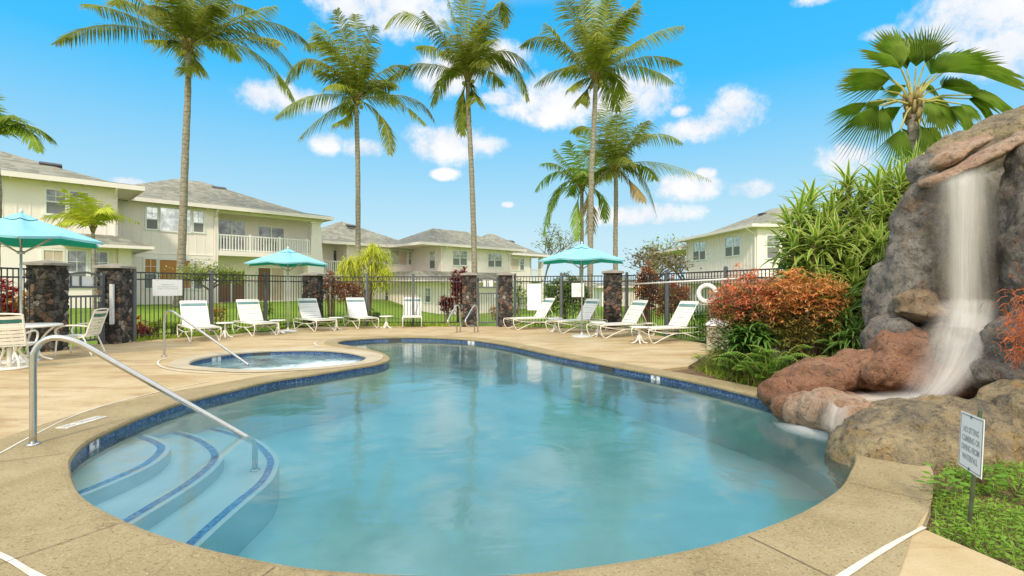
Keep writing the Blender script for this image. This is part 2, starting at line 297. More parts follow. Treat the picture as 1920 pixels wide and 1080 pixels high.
# ---------------------------------------------------------------- mesh helpers
class MB:
    def __init__(s): s.v = []; s.f = []; s.a = []
    def add(s, vs, fs, at=None):
        o = len(s.v); s.v += [tuple(p) for p in vs]; s.f += [tuple(i+o for i in f) for f in fs]
        s.a += at if at else [(0, 0)]*len(vs); return s
    def box(s, c, size, rot=None):
        hx, hy, hz = [k/2 for k in size]; c = V(c)
        pts = [V((x, y, z)) for z in (-hz, hz) for x, y in ((-hx, -hy), (hx, -hy), (hx, hy), (-hx, hy))]
        if rot is not None: pts = [rot @ p for p in pts]
        return s.add([c+p for p in pts], [(3, 2, 1, 0), (4, 5, 6, 7), (0, 1, 5, 4), (1, 2, 6, 5), (2, 3, 7, 6), (3, 0, 4, 7)])
    def hexa(s, p):   # 8 points: bottom 4 ccw, top 4 ccw
        return s.add(p, [(3, 2, 1, 0), (4, 5, 6, 7), (0, 1, 5, 4), (1, 2, 6, 5), (2, 3, 7, 6), (3, 0, 4, 7)])
    def tube(s, pts, r, n=6, caps=True):
        pts = [V(p) for p in pts]; m = len(pts); rr = r if isinstance(r, (list, tuple)) else [r]*m
        up = None; vs = []
        for i, p in enumerate(pts):
            t_ = (pts[min(i+1, m-1)]-pts[max(i-1, 0)]).normalized()
            if up is None:
                up = t_.orthogonal().normalized()
            up = (up - t_*up.dot(t_)); up = up.normalized() if up.length > 1e-6 else t_.orthogonal().normalized()
            sd_ = t_.cross(up)
            vs += [p+(up*math.cos(2*math.pi*k/n)+sd_*math.sin(2*math.pi*k/n))*rr[i] for k in range(n)]
        fs = [(i*n+k, i*n+(k+1) % n, (i+1)*n+(k+1) % n, (i+1)*n+k) for i in range(m-1) for k in range(n)]
        if caps: fs += [tuple(range(n))[::-1], tuple((m-1)*n+k for k in range(n))]
        return s.add(vs, fs)
    def lathe(s, prof, c=(0, 0, 0), n=24):
        c = V(c); vs = [c+V((r*math.cos(2*math.pi*k/n), r*math.sin(2*math.pi*k/n), z)) for r, z in prof for k in range(n)]
        m = len(prof)
        return s.add(vs, [(i*n+k, i*n+(k+1) % n, (i+1)*n+(k+1) % n, (i+1)*n+k) for i in range(m-1) for k in range(n)])
    def sheet(s, loops, z):   # flat polygon with holes
        ls = [[V((p[0], p[1], 0)) for p in l] for l in loops]
        fs = tessellate_polygon(ls); vs = [V((p.x, p.y, z)) for l in ls for p in l]
        out = []
        for f in fs:
            a, b, c_ = [vs[i] for i in f]
            out.append(f if (b-a).cross(c_-a).z > 0 else f[::-1])
        return s.add(vs, out)
    def band(s, A, B, closed=True, u=None):  # strip between two point rows
        n = len(A); vs = list(A)+list(B); fs = []
        for i in range(n if closed else n-1):
            j = (i+1) % n; fs.append((i, j, n+j, n+i))
        at = None
        if u is not None: at = [(u[i], A[i][2]) for i in range(n)]+[(u[i], B[i][2]) for i in range(n)]
        return s.add(vs, fs, at)
    def leaf(s, p, d, up, L, W, droop=.5, seg=3, fold=.0, g=None, round_=False):
        d = V(d).normalized(); p = V(p); side = d.cross(V(up))
        side = side.normalized() if side.length > 1e-4 else d.orthogonal().normalized()
        nrm = side.cross(d); vs = []; at = []; q = p.copy()
        for i in range(seg+1):
            f = i/seg
            wd = W*.5*(math.sin(math.pi*min(1, .12+f*.88))**.6 if round_ else (1-f)**.7*min(1, .55+f*2.2))
            wd = max(wd, .0008)
            if fold: vs += [q-side*wd+nrm*wd*fold, q, q+side*wd+nrm*wd*fold]; at += [(1, f), (0, f), (1, f)]
            else: vs += [q-side*wd, q+side*wd]; at += [(.5, f), (.5, f)]
            d = (d+V((0, 0, -droop/seg))).normalized(); q = q+d*(L/seg)
        k = 3 if fold else 2
        fs = [(i*k+j, i*k+j+1, (i+1)*k+j+1, (i+1)*k+j) for i in range(seg) for j in range(k-1)]
        return s.add(vs, fs, at)
    def noisy(s, amp, sc_=1, i0=0):
        for i in range(i0, len(s.v)):
            p = V(s.v[i]); s.v[i] = tuple(p+N.noise_vector(p*sc_)*amp)
        return s
def obj(name, mb, mat, parent=None, smooth=False, world=False):
    me = bpy.data.meshes.new(name); vs = mb.v
    if world and parent is not None:
        mi = (Matrix.Translation(parent.location) @ Matrix.Rotation(parent.rotation_euler.z, 4, 'Z')).inverted()
        vs = [mi @ V(p) for p in vs]
    me.from_pydata(vs, [], mb.f); me.update()
    if any(a != (0, 0) for a in mb.a):
        at = me.attributes.new('uv2', 'FLOAT_VECTOR', 'POINT')
        flat = []
        for a in mb.a: flat += [a[0], a[1], 0]
        at.data.foreach_set('vector', flat)
    me.materials.append(M[mat])
    if smooth: me.polygons.foreach_set('use_smooth', [True]*len(me.polygons))
    o = bpy.data.objects.new(name, me); C.objects.link(o)
    if parent is not None: o.parent = parent
    return o
def tag(o, label=None, cat=None, group=None, kind=None):
    for k, v in (('label', label), ('category', cat), ('group', group), ('kind', kind)):
        if v: o[k] = v
    return o
def thing(name, label, cat, loc=(0, 0, 0), rz=0, group=None):
    o = bpy.data.objects.new(name, None); C.objects.link(o); o.location = loc; o.rotation_euler = (0, 0, rz); o.empty_display_size = .2
    return tag(o, label, cat, group)
def copy_tree(o, parent=None):
    c = o.copy(); C.objects.link(c)
    if parent is not None: c.parent = parent
    for ch in list(o.children): copy_tree(ch, c)
    return c
def dup(o, loc, rz, label):
    c = copy_tree(o); c.location = loc; c.scale = (1, 1, 1); c.rotation_euler = (0, 0, rz); c['label'] = label; return c
def struct(name, mb, mat, smooth=False):
    return tag(obj(name, mb, mat, smooth=smooth), kind='structure')
def gp(px, py, z=0.0):       # pixel of the photo -> point on a horizontal level
    Y_ = (EYE-z)*F/(py-540); return V(((px-960)/F*Y_, Y_, z))
def at(px, py, Y_): return V(((px-960)/F*Y_, Y_, EYE+(540-py)/F*Y_))
def catmull(pts, n=6, closed=True):
    out = []; m = len(pts)
    for i in range(m if closed else m-1):
        g = lambda k: V(pts[k % m]) if closed else V(pts[max(0, min(m-1, k))])
        p0, p1, p2, p3 = g(i-1), g(i), g(i+1), g(i+2)
        for j in range(n):
            t_ = j/n
            out.append(.5*((2*p1)+(p2-p0)*t_+(2*p0-5*p1+4*p2-p3)*t_*t_+(3*p1-p0-3*p2+p3)*t_**3))
    if not closed: out.append(V(pts[-1]))
    return out
def S(x): x = max(0, min(1, x)); return x*x*(3-2*x)
def textmesh(s_, size, font_thick=0.0):
    cu = bpy.data.curves.new('lettering', 'FONT'); cu.body = s_; cu.size = size; cu.align_x = 'CENTER'; cu.align_y = 'CENTER'; cu.extrude = .0005; cu.offset = font_thick
    o = bpy.data.objects.new('lettering', cu); C.objects.link(o)
    dg = bpy.context.evaluated_depsgraph_get(); dg.update()
    me = bpy.data.meshes.new_from_object(o.evaluated_get(dg))
    mb = MB(); mb.add([v.co.copy() for v in me.vertices], [tuple(p.vertices) for p in me.polygons])
    bpy.data.objects.remove(o); bpy.data.curves.remove(cu); bpy.data.meshes.remove(me)
    return mb
def xform(mb, mat): mb.v = [tuple(mat @ V(p)) for p in mb.v]; return mb
def frame_mat(o, x, z):  # local x, local z(normal) to world
    x = V(x).normalized(); z = V(z).normalized(); y = z.cross(x)
    m_ = Matrix((x, y, z)).transposed().to_4x4(); m_.translation = V(o); return m_

# ================================================================ GROUND
def gz(x, y):
    return .56*S((-x-5)/6)*S((y-13.5)/8)-.75*S((x+12)/8)*S((y-21)/16)-.02
POOLPX = [(121,876),(127,855),(148,832),(183,812),(246,784),(317,758),(387,739),(440,727),(515,710),(590,699),(665,687),(710,680),(728,672),(720,664),(697,656),(660,649),(632,644),
          (638,638.5),(665,635),(710,632.3),(760,631),(810,631.7),(860,634),(900,637.5),(950,645),(994,654),(1040,663.5),(1089,673),(1152,684.5),(1230,698.5),(1309,714),(1430,742),(1500,762),(1560,790),(1600,830),
          (1612,860),(1604,882),(1591,907),(1563,932),(1500,968),(1400,1006),(1300,1034),(1150,1061),(985,1080),(830,1085),(640,1076),(520,1062),(352,1025),(229,981),(141,929)]
pool = catmull([gp(*p) for p in POOLPX], 5)
SPAPX = [(351,682),(366,673),(415,664),(490,657),(590,655),(650,659),(685,666),(689,671),(672,679),(600,688),(490,693.5),(402,690),(360,686)]
spa = catmull([gp(*p) for p in SPAPX], 6)
def area(l): return sum(l[i].x*l[(i+1) % len(l)].y-l[(i+1) % len(l)].x*l[i].y for i in range(len(l)))/2
if area(pool) < 0: pool.reverse()
if area(spa) < 0: spa.reverse()
def offset(l, d):      # outward for ccw loops; d may be a function of the point
    n = len(l); out = []
    for i, p in enumerate(l):
        t_ = (l[(i+1) % n]-l[(i-1) % n]).normalized(); nn = V((t_.y, -t_.x, 0))
        out.append(p+nn*(d(p) if callable(d) else d))
    return out
def arc(l):
    u = [0]
    for i in range(1, len(l)): u.append(u[-1]+(l[i]-l[i-1]).length)
    return u
def zed(l, z): return [V((p[0], p[1], z)) for p in l]
bedl = [gp(1290, 687), gp(1330, 662), V((4.2, 11.0, 0)), V((5.2, 12.2, 0))]
copw = lambda p: .30+(.45 if p.x < 1 else .45-.29*S((p.x-1)/1.2))*S((9-p.y)/4)
cop_out = offset(pool, copw)
right_arc = [p for p in offset(pool, .30) if p.x > 2.0 and 4.0 < p.y < 8.9]
right_arc.sort(key=lambda p: -p.y)
deck_out = [V((3.4, -.4, 0)), gp(1920, 1072), gp(1728, 990), gp(1742, 955), gp(1745, 915)]+right_arc[::-1]+[bedl[0], bedl[1], bedl[2], V((5.0, 12.2, 0)), V((3.75, 17.6, 0)), V((0, 18.7, 0)), V((-1.5, 18.9, 0)), V((-7.5, 19.2, 0)),
            V((-10.35, 13.1, 0)), V((-10.7, 11.4, 0)), V((-10.9, 9, 0)), V((-11.2, 5, 0)), V((-11.8, -4, 0)), V((5, -4, 0))]
DOUT = [(p.x, p.y) for p in deck_out]
b_ = MB().sheet([deck_out, pool, spa], 0)
n_ = len(deck_out); b_.band(zed(deck_out, 0), zed(deck_out, -.14))
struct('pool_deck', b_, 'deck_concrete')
def inside(x, y, poly):
    c_ = False; n = len(poly)
    for i in range(n):
        x1, y1 = poly[i]; x2, y2 = poly[(i+1) % n]
        if (y1 > y) != (y2 > y) and x < (x2-x1)*(y-y1)/(y2-y1)+x1: c_ = not c_
    return c_
def dist_poly(x, y, poly):
    best = 1e9; p = V((x, y))
    for i in range(len(poly)):
        a = V(poly[i]); b = V(poly[(i+1) % len(poly)]); ab = b-a
        t_ = max(0, min(1, (p-a).dot(ab)/max(ab.length_squared, 1e-9))); best = min(best, (a+ab*t_-p).length)
    return best
SOILP = [(3.5, -.4), (9, -.4), (10, 9), (9, 12.5), (5.1, 12.2), (4.25, 11), (3.15, 9.1), (3.4, 7.9), (2, 5), (2.4, 3)]
PIN = [(p.x, p.y) for p in offset(pool, .75)]
# terrain
def axis(lo, hi, near, far):
    xs = []; x = lo
    xs = [i*.6 for i in range(int(lo/.6), int(hi/.6)+1)]
    k = 1.0; x = xs[-1]
    while x < far: k *= 1.25; x += k; xs.append(x)
    k = 1.0; x = xs[0]
    while x > -far: k *= 1.25; x -= k; xs.insert(0, x)
    return xs
xs = axis(-30, 22, .6, 900); ys = axis(-6, 54, .6, 900)
b_ = MB(); idx = {}
for j, y in enumerate(ys):
    for i, x in enumerate(xs):
        b_.v.append((x, y, (gz(x, y) if y > 0 else -.02)-.03)); b_.a.append((0, 0))
nx = len(xs)
for j in range(len(ys)-1):
    for i in range(nx-1):
        cx, cy = (xs[i]+xs[i+1])/2, (ys[j]+ys[j+1])/2
        if xs[i+1]-xs[i] < .7 and ys[j+1]-ys[j] < .7 and ((inside(cx, cy, DOUT) and dist_poly(cx, cy, DOUT) > .62) or inside(cx, cy, PIN) or (cx > 1 and -1 < cy < 12 and inside(cx, cy, SOILP) and dist_poly(cx, cy, SOILP) > .62)): continue
        q = j*nx+i; b_.f.append((q, q+1, q+nx+1, q+nx))
struct('lawn', b_, 'lawn')
# planting bed soil (right)
soil = [gp(1290, 687)+V((.02, 0, 0))]+right_arc+[gp(1747, 912), gp(1744, 955), gp(1730, 992), gp(1920, 1074), V((3.4, -.4, 0)), V((9, -.4, 0)), V((10, 9, 0)), V((9, 12.5, 0)), V((5.1, 12.2, 0)), V((4.25, 11, 0)), gp(1330, 662)]
b_ = MB().sheet([soil], -.045); struct('soil', b_, 'soil')
# coping
def coping(loop, w_, name, mat, z):
    b = MB(); o = offset(loop, w_); ii = offset(loop, -.035); mid = offset(loop, .012)
    rows = [zed(o, z), zed(mid, z), zed(offset(loop, -.022), z-.006), zed(ii, z-.025), zed(offset(loop, -.03), z-.05), zed(offset(loop, .0), z-.055)]
    for a, c_ in zip(rows[:-1], rows[1:]): b.band(c_, a)
    return struct(name, b, mat, True)
coping(pool, copw, 'pool_coping', 'coping_concrete', .004)
coping(spa, lambda p: .30, 'spa_coping', 'spa_coping', .009)
# joint lines
def ribbon(pts, w_, z):
    b = MB(); n = len(pts); A = []; B = []
    for i, p in enumerate(pts):
        t_ = (pts[min(n-1, i+1)]-pts[max(0, i-1)]).normalized(); nn = V((t_.y, -t_.x, 0))
        k = w_*(.75+.5*N.noise(p*2.0)) ; A.append(V((p.x, p.y, z))-nn*k/2); B.append(V((p.x, p.y, z))+nn*k/2)
    return b.band(A, B, False)
struct('joint_line', ribbon(catmull([gp(-60, 880), gp(0, 851), gp(40, 829), gp(75, 811), gp(130, 784), gp(200, 760), gp(300, 735), gp(390, 716)], 5, False), .028, .008), 'joint_white')
struct('joint_line', ribbon(catmull([gp(1733, 990), gp(1700, 1008), gp(1668, 1026), gp(1620, 1056), gp(1575, 1085), gp(1500, 1130)], 5, False), .05, .008), 'joint_white')
struct('joint_line', ribbon(catmull([gp(-30, 1030), gp(15, 1050), gp(60, 1077), gp(140, 1120)], 5, False), .045, .008), 'joint_white')
struct('joint_line', ribbon(catmull([gp(320, 671), gp(300, 676), gp(297, 684), gp(312, 692), gp(350, 698), gp(420, 701.5), gp(470, 702)], 5, False), .04, .013), 'joint_white')
struct('joint_line', ribbon(catmull([gp(650, 633), gp(612, 637), gp(590, 643), gp(598, 650)], 5, False), .06, .009), 'joint_white')
for kx, ky in ((520, 1062), (229, 981), (1400, 1006), (130, 850), (900, 1083), (1591, 907), (1309, 714), (1089, 673), (317, 758)):
    p = gp(kx, ky); i = min(range(len(pool)), key=lambda k: (pool[k]-p).length)
    a0, a1 = pool[i], cop_out[i]; struct('coping_joint', ribbon([a0.lerp(a1, f)+V((N.noise(a0+V((f*3, 0, 0)))*.01, 0, 0)) for f in (.02, .25, .5, .75, .98)], .007, .009), 'joint_dark')
# pool shell
WL = -.115; FLOOR = -.86
u_ = arc(pool)
b_ = MB().band(zed(pool, -.20), zed(pool, -.03), True, u_); struct('tile_band', b_, 'mosaic')
b_ = MB().band(zed(pool, FLOOR), zed(pool, -.20)); b_.sheet([pool], FLOOR); struct('pool_basin', b_, 'plaster')
us = arc(spa)
b_ = MB().band(zed(spa, -.24), zed(spa, -.03), True, us); struct('spa_tile_band', b_, 'mosaic')
bench = offset(spa, -.42)
b_ = MB().band(zed(bench, -.40), zed(spa, -.40)); b_.band(zed(spa, -.40), zed(spa, -.24)); b_.band(zed(bench, -.8), zed(bench, -.40)); b_.sheet([bench], -.8); struct('spa_basin', b_, 'plaster')
# steps: nose curves traced at each tread level
def nose(px, z): return catmull([gp(a, c_, z) for a, c_ in px], 6, False)
steps = [(-.24, [(190,818),(225,814.5),(267,821),(299,835),(299,848),(274,869),(225,893),(141,927),(100,940)]),
         (-.36, [(250,793),(288,803),(352,818),(387,835),(403,855),(387,879),(345,911),(281,950),(229,981),(180,1010)]),
         (-.48, [(310,786),(352,794),(422,811),(475,830),(505,858),(503,883),(486,908),(440,946),(387,992),(345,1030),(300,1068)])]
for k, (z, px) in enumerate(steps):
    nz_ = nose(px, z)
    outer = []
    n = len(nz_)
    for i, p in enumerate(nz_):
        t_ = (nz_[min(n-1, i+1)]-nz_[max(0, i-1)]).normalized(); nn = V((t_.y, -t_.x, 0))
        c0 = (nz_[0]+nz_[-1])/2
        outer.append(p+nn*.085*(1 if nn.dot(p-c0) > 0 else -1))
    far = [outer[-1]+V((-1.2, -.6, 0)), V((-5.2, 3.2, z)), V((-5.2, 6.2, z)), outer[0]+V((-.6, .8, 0))]
    loop = outer+[V((p.x, p.y, z)) for p in far]
    if area(loop) < 0: loop.reverse()
    b_ = MB().sheet([loop], z); b_.band(zed(loop, FLOOR), zed(loop, z)); struct('pool_step', b_, 'plaster')
    A = []; B = []
    for i, p in enumerate(nz_):
        t_ = (nz_[min(n-1, i+1)]-nz_[max(0, i-1)]).normalized(); nn = V((t_.y, -t_.x, 0))
        if nn.dot(p-(nz_[0]+nz_[-1])/2) < 0: nn = -nn
        A.append(p-nn*.035+V((0, 0, .004))); B.append(p+nn*.035+V((0, 0, .004)))
    uu = arc(nz_); bb = MB(); bb.band(A, B, False); bb.a = [(u, 0.0) for u in uu]+[(u, .07) for u in uu]
    struct('step_tile_line', bb, 'step_mosaic' if 'step_mosaic' in M else 'mosaic')
# water bodies
wp = offset(pool, .02)
b_ = MB().sheet([wp], WL); top_n = len(b_.f); b_.band(zed(wp, FLOOR-.03), zed(wp, WL))
k_ = MB().sheet([wp], FLOOR-.03); k_.f = [f[::-1] for f in k_.f]; b_.add(k_.v, k_.f); struct('pool_water', b_, 'pool_water')
sp_ = offset(spa, .02)
b_ = MB(); cs = sum((p for p in spa), V())/len(spa)
rings = [[cs+(p-cs)*f for p in sp_] for f in (1, .8, .6, .4, .2, .02)]
def foamv(p): return min(1, math.exp(-((p.x+3.6)**2+(p.y-10.1)**2)/.5)+.8*math.exp(-((p.x+4.6)**2+(p.y-9.3)**2)/.35))
for a, c_ in zip(rings[:-1], rings[1:]):
    bb = MB().band(zed(a, WL), zed(c_, WL)); bb.a = [(foamv(V(p)), .01) for p in bb.v]; b_.add(bb.v, bb.f, bb.a)
b_.band(zed(sp_, -.83), zed(sp_, WL)); kk = MB().sheet([sp_], -.83); kk.f = [f[::-1] for f in kk.f]; b_.add(kk.v, kk.f)
struct('spa_water', b_, 'spa_water')

# depth markers on the tile band
def marker(px, py, txt, label, z=-.085, w_=.15, loop=pool, size=.1, py_off=0):
    p = gp(px, py); i = min(range(len(loop)), key=lambda k: (loop[k]-p).length)
    t_ = (loop[(i+1) % len(loop)]-loop[i-1]).normalized(); nn = V((-t_.y, t_.x, 0))   # inwards
    th = thing('depth_marker', label, 'depth marker', (loop[i].x, loop[i].y, z), 0, 'depth markers on the tile band')
    M_ = frame_mat(loop[i]+nn*.012+V((0, 0, z)), V((-nn.y, nn.x, 0)), nn)
    b = MB().box((0, 0, 0), (w_, .12, .012)); obj('tile', xform(b, M_), 'sign_white', th, world=True)
    tm = textmesh(txt, size*1.2, .004); tm.v = [(x, y, zz+.0085) for x, y, zz in tm.v]; obj('lettering', xform(tm, M_), 'sign_text', th, world=True)
marker(188, 815, '4', 'white depth tile reading 4 beside the pool steps', z=-.075)
marker(1235, 700, '4', 'white depth tile reading 4 under the coping in front of the fern bed', z=-.08, w_=.19, size=.12)
marker(888, 636, '5', 'small pale depth tile at the far edge of the pool below the grab rails', z=-.08, w_=.25, size=.12)
marker(402, 666, '3', 'white depth tile reading 3 inside the hot tub', z=-.085, loop=spa, w_=.22)
for px, py, lp, lab in ((741, 631.5, pool, 'dark skimmer opening at the far left end of the pool'), (1134, 681, pool, 'dark skimmer opening on the right side of the pool below the deck chairs'), (492, 656.5, spa, 'dark skimmer opening at the back of the hot tub')):
    p = gp(px, py); i = min(range(len(lp)), key=lambda k: (lp[k]-p).length)
    t_ = (lp[(i+1) % len(lp)]-lp[i-1]).normalized(); nn = V((-t_.y, t_.x, 0))
    b = MB().box((0, 0, 0), (.36, .075, .03)); b = xform(b, frame_mat(lp[i]+nn*.006+V((0, 0, -.10)), V((-nn.y, nn.x, 0)), nn))
    o = obj('skimmer', b, 'dark_vent'); tag(o, lab, 'skimmer', 'pool skimmers')
# no-diving tile set in the coping
th = thing('coping_marker', 'flat pale no diving tile set in the coping beside the handrail', 'marker tile', gp(155, 793))
p = gp(155, 793); d = (gp(195, 781)-gp(115, 804)).normalized(); M_ = frame_mat(p+V((0, 0, .012)), d, V((0, 0, 1)))
obj('tile', xform(MB().box((0, 0, -.003), (.46, .13, .008)), M_), 'joint_white', th, world=True)
tm = textmesh('NO DIVING', .085, .001); tm.v = [(x, y, z+.0025) for x, y, z in tm.v]; obj('lettering', xform(tm, M_), 'sign_grey', th, world=True)

# ================================================================ HANDRAILS
def smooth_path(pts, n=5): return catmull([V(p) for p in pts], n, False)
def handrail(base, end, top, endz, label, foot=True, r=.024):
    th = thing('handrail', label, 'handrail', base, 0, 'stainless handrails into the water')
    b0 = V(base); e = V(end); d = V((e.x-b0.x, e.y-b0.y, 0)); L = d.length; d.normalize()
    hi = b0+V((0, 0, top))
    pts = [b0, b0+V((0, 0, top*.45)), b0+V((0, 0, top-.20))]+[hi+d*x+V((0, 0, z)) for x, z in ((.015, -.11), (.06, -.035), (.14, 0), (.24, -.015), (.36, -.075))]
    a = pts[-1]; z1 = endz[0]; q = V((e.x, e.y, z1))
    pts += [a.lerp(q, f) for f in (.15, .4, .7, .93)]
    if foot: pts += [q+d*-.01+V((0, 0, -.01)), q+V((0, 0, -.06)), V((e.x, e.y, endz[1]))]
    else: pts += [q]
    obj('rail', MB().tube(smooth_path(pts, 4), r, 12), 'steel', th, True, True)
    obj('flange', MB().lathe([(0, .014), (.045, .012), (.055, .004), (.055, 0)], b0+V((0, 0, .006)), 20), 'steel', th, True, True)
    if foot: obj('flange', MB().lathe([(0, .014), (.04, .012), (.05, .004), (.05, 0)], V((e.x, e.y, endz[1]+.002)), 20), 'steel', th, True, True)
    return th
pe = at(478, 880, 5.28)
handrail(gp(62, 834), pe, .95, (EYE-288*5.28/960, -.478), 'large stainless steel handrail beside the curved pool steps', r=.027)
handrail(gp(308, 668), gp(466, 687, -.11), .93, (-.08, -.3), 'smaller stainless steel handrail leading into the hot tub', False, r=.022)
# grab rails at far side
for dx, lab in ((0, 'left one of the two looped grab rails at the far pool edge'), (33, 'right one of the two looped grab rails at the far pool edge')):
    p = gp(863+dx, 623); q = gp(856.5+dx, 622.5)
    th = thing('grab_rail', lab, 'grab rail', p, 0, 'looped grab rails')
    Yq = p.y
    P_ = [at(863+dx, 623, Yq), at(863+dx, 600, Yq), at(862+dx, 580, Yq), at(860+dx, 573.5, Yq-.05), at(857+dx, 572.5, Yq-.15), at(853+dx, 577, Yq-.3), at(845+dx, 591, Yq-.7), at(840+dx, 600, Yq-.9), at(840.5+dx, 607, Yq-.9), at(844+dx, 611, Yq-.7), at(851+dx, 610.5, Yq-.3), at(856+dx, 612, Yq-.1), at(857+dx, 623, Yq-.05)]
    P_[0].z = .0; P_[-1].z = 0
    obj('rail', MB().tube(smooth_path(P_, 4), .024, 8), 'steel', th, True, True)

# ================================================================ CHAISES
def sweep_box(b, p0, p1, w_, th_, side, sag=.0, n=5):   # a strap between two rails
    nrm = (V(p1)-V(p0)).cross(side).normalized(); vs = []
    for i in range(n+1):
        f = i/n; c_ = V(p0).lerp(V(p1), f)+nrm*(-sag*4*f*(1-f))
        for a, h in ((-1, -1), (1, -1), (1, 1), (-1, 1)): vs.append(c_+side*(a*w_/2)+nrm*(h*th_/2))
    fs = [(i*4+k, i*4+(k+1) % 4, (i+1)*4+(k+1) % 4, (i+1)*4+k) for i in range(n) for k in range(4)]+[(3, 2, 1, 0), (n*4, n*4+1, n*4+2, n*4+3)]
    b.add(vs, fs)
def make_chaise(label):
    th = thing('chaise_lounge', label, 'lounge chair', (0, 0, 0), 0, 'white strap lounge chairs round the pool')
    W = .33; r = .0145
    fr = MB()
    for s in (-1, 1):
        fr.tube(smooth_path([(-.93, s*W, .37), (-.3, s*W, .365), (.4, s*W, .365), (.93, s*W, .37)], 3), r, 6)
        fr.tube(smooth_path([(-.95, s*W, .27), (-.5, s*W, .245), (0, s*W, .235), (.5, s*W, .26), (.93, s*W, .34)], 3), r*.85, 6)
    for x in (-.93, -.25, .93): fr.tube([(x, -W, .37), (x, W, .37)], r, 6)
    fr.tube([(0, -W, .235), (0, W, .235)], r*.85, 6); obj('frame', fr, 'chair_frame', th, True)
    for s in (-1, 1):
        obj('leg', MB().tube(smooth_path([(.93, s*W, .37), (.985, s*W, .33), (.975, s*W, .2), (.89, s*W, .05), (.82, s*W, .016), (.74, s*W, .04), (.45, s*W, .15), (.12, s*W, .24)], 4), r, 6), 'chair_frame', th, True)
        obj('leg', MB().tube(smooth_path([(-.93, s*W, .37), (-.985, s*W, .33), (-.975, s*W, .2), (-.89, s*W, .05), (-.82, s*W, .016), (-.74, s*W, .04), (-.45, s*W, .15), (-.12, s*W, .24)], 4), r, 6), 'chair_frame', th, True)
    B0 = V((-.24, 0, .375)); bd_ = V((-.45, 0, .66)).normalized(); BL = .80
    bf = MB()
    for s in (-1, 1):
        o_ = V((0, s*(W-.02), 0)); bf.tube([B0+o_, B0+bd_*BL*.5+o_, B0+bd_*BL+o_], r, 6)
        bf.tube([B0+bd_*.42+o_, V((-.72, s*(W-.02), .27))], r*.7, 5)
    bf.tube([B0+bd_*BL+V((0, -W+.02, 0)), B0+bd_*BL+V((0, W-.02, 0))], r, 6); obj('back_frame', bf, 'chair_frame', th, True)
    st = MB(); k = 0
    x = -.17
    while x < .90: sweep_box(st, (x, -W-.01, .385), (x, W+.01, .385), .072, .006, V((1, 0, 0)), .012); x += .083
    obj('seat', st, 'white_vinyl', th)
    bk = MB(); ac = MB(); n = 9
    for i in range(n):
        d_ = .07+i*.086; tgt = ac if i == n-2 else bk
        nr = .012 if i % 2 else .006
        sweep_box(tgt, B0+bd_*d_+V((.008, -W+.0, 0)), B0+bd_*d_+V((.008, W-.0, 0)), .076, .006, bd_, -nr)
    obj('backrest', bk, 'white_vinyl', th); obj('headrest_strap', ac, 'teal_strap', th)
    return th
chs = [(372, 637, -48, 'lounge chair behind the hot tub handrail'), (478, 627, -47, 'second lounge chair of the left row, right of the hot tub handrail'),
       (590, 619, -45, 'third lounge chair of the left row, just right of the distant umbrella pole'), (676, 614, -55, 'lounge chair in front of the drooping yellow tree'),
       (773, 611.5, -80, 'lounge chair facing the camera left of the two grab rails'), (1000, 616, 207, 'lounge chair at the left end of the right row, near the blank white board'),
       (1082, 622, 208, 'lounge chair directly behind the umbrella pole on the right'), (1166, 631, 208, 'lounge chair of the right row just right of the lava rock pillar'),
       (1256, 640, 208, 'lounge chair nearest the beige covered box and life ring')]
ch0 = None
for px, py, rz, lab in chs:
    p = gp(px, py)
    if ch0 is None: ch0 = make_chaise(lab); ch0.location = p; ch0.rotation_euler = (0, 0, R(rz))
    else: dup(ch0, p, R(rz+4*math.sin(px)), lab)
# side tables
def make_side(label):
    th = thing('side_table', label, 'side table', (0, 0, 0), 0, 'small white side tables')
    obj('table_top', MB().lathe([(0, .43), (.22, .43), (.235, .42), (.23, .405), (.2, .40), (0, .40)], n=24), 'white_vinyl', th, True)
    obj('stem', MB().lathe([(.03, .40), (.028, .1), (.03, .08)], n=10), 'white_vinyl', th, True)
    for k in range(4):
        a = k*math.pi/2+.5; c_, s = math.cos(a), math.sin(a)
        obj('foot', MB().tube(smooth_path([(c_*.03, s*.03, .2), (c_*.06, s*.06, .09), (c_*.13, s*.13, .025), (c_*.2, s*.2, .014)], 3), [.02]*9+[.014], 6), 'white_vinyl', th, True)
    return th
tb0 = None
for px, py, lab in ((422, 633, 'side table between the first two lounge chairs of the left row'), (521, 626, 'side table beside the distant umbrella base'), (630, 619, 'side table between the third lounge chair and the one before the russet shrubs'),
                    (724, 615.5, 'side table standing alone left of the camera-facing lounge chair'), (1041, 622, 'side table left of the right umbrella base'), (1121, 631, 'side table right of the right umbrella base'), (1199, 644, 'side table beside the nearest lounge chair of the right row')):
    p = gp(px, py)
    if tb0 is None: tb0 = make_side(lab); tb0.location = p
    else: dup(tb0, p, random.Random(px).random(), lab)

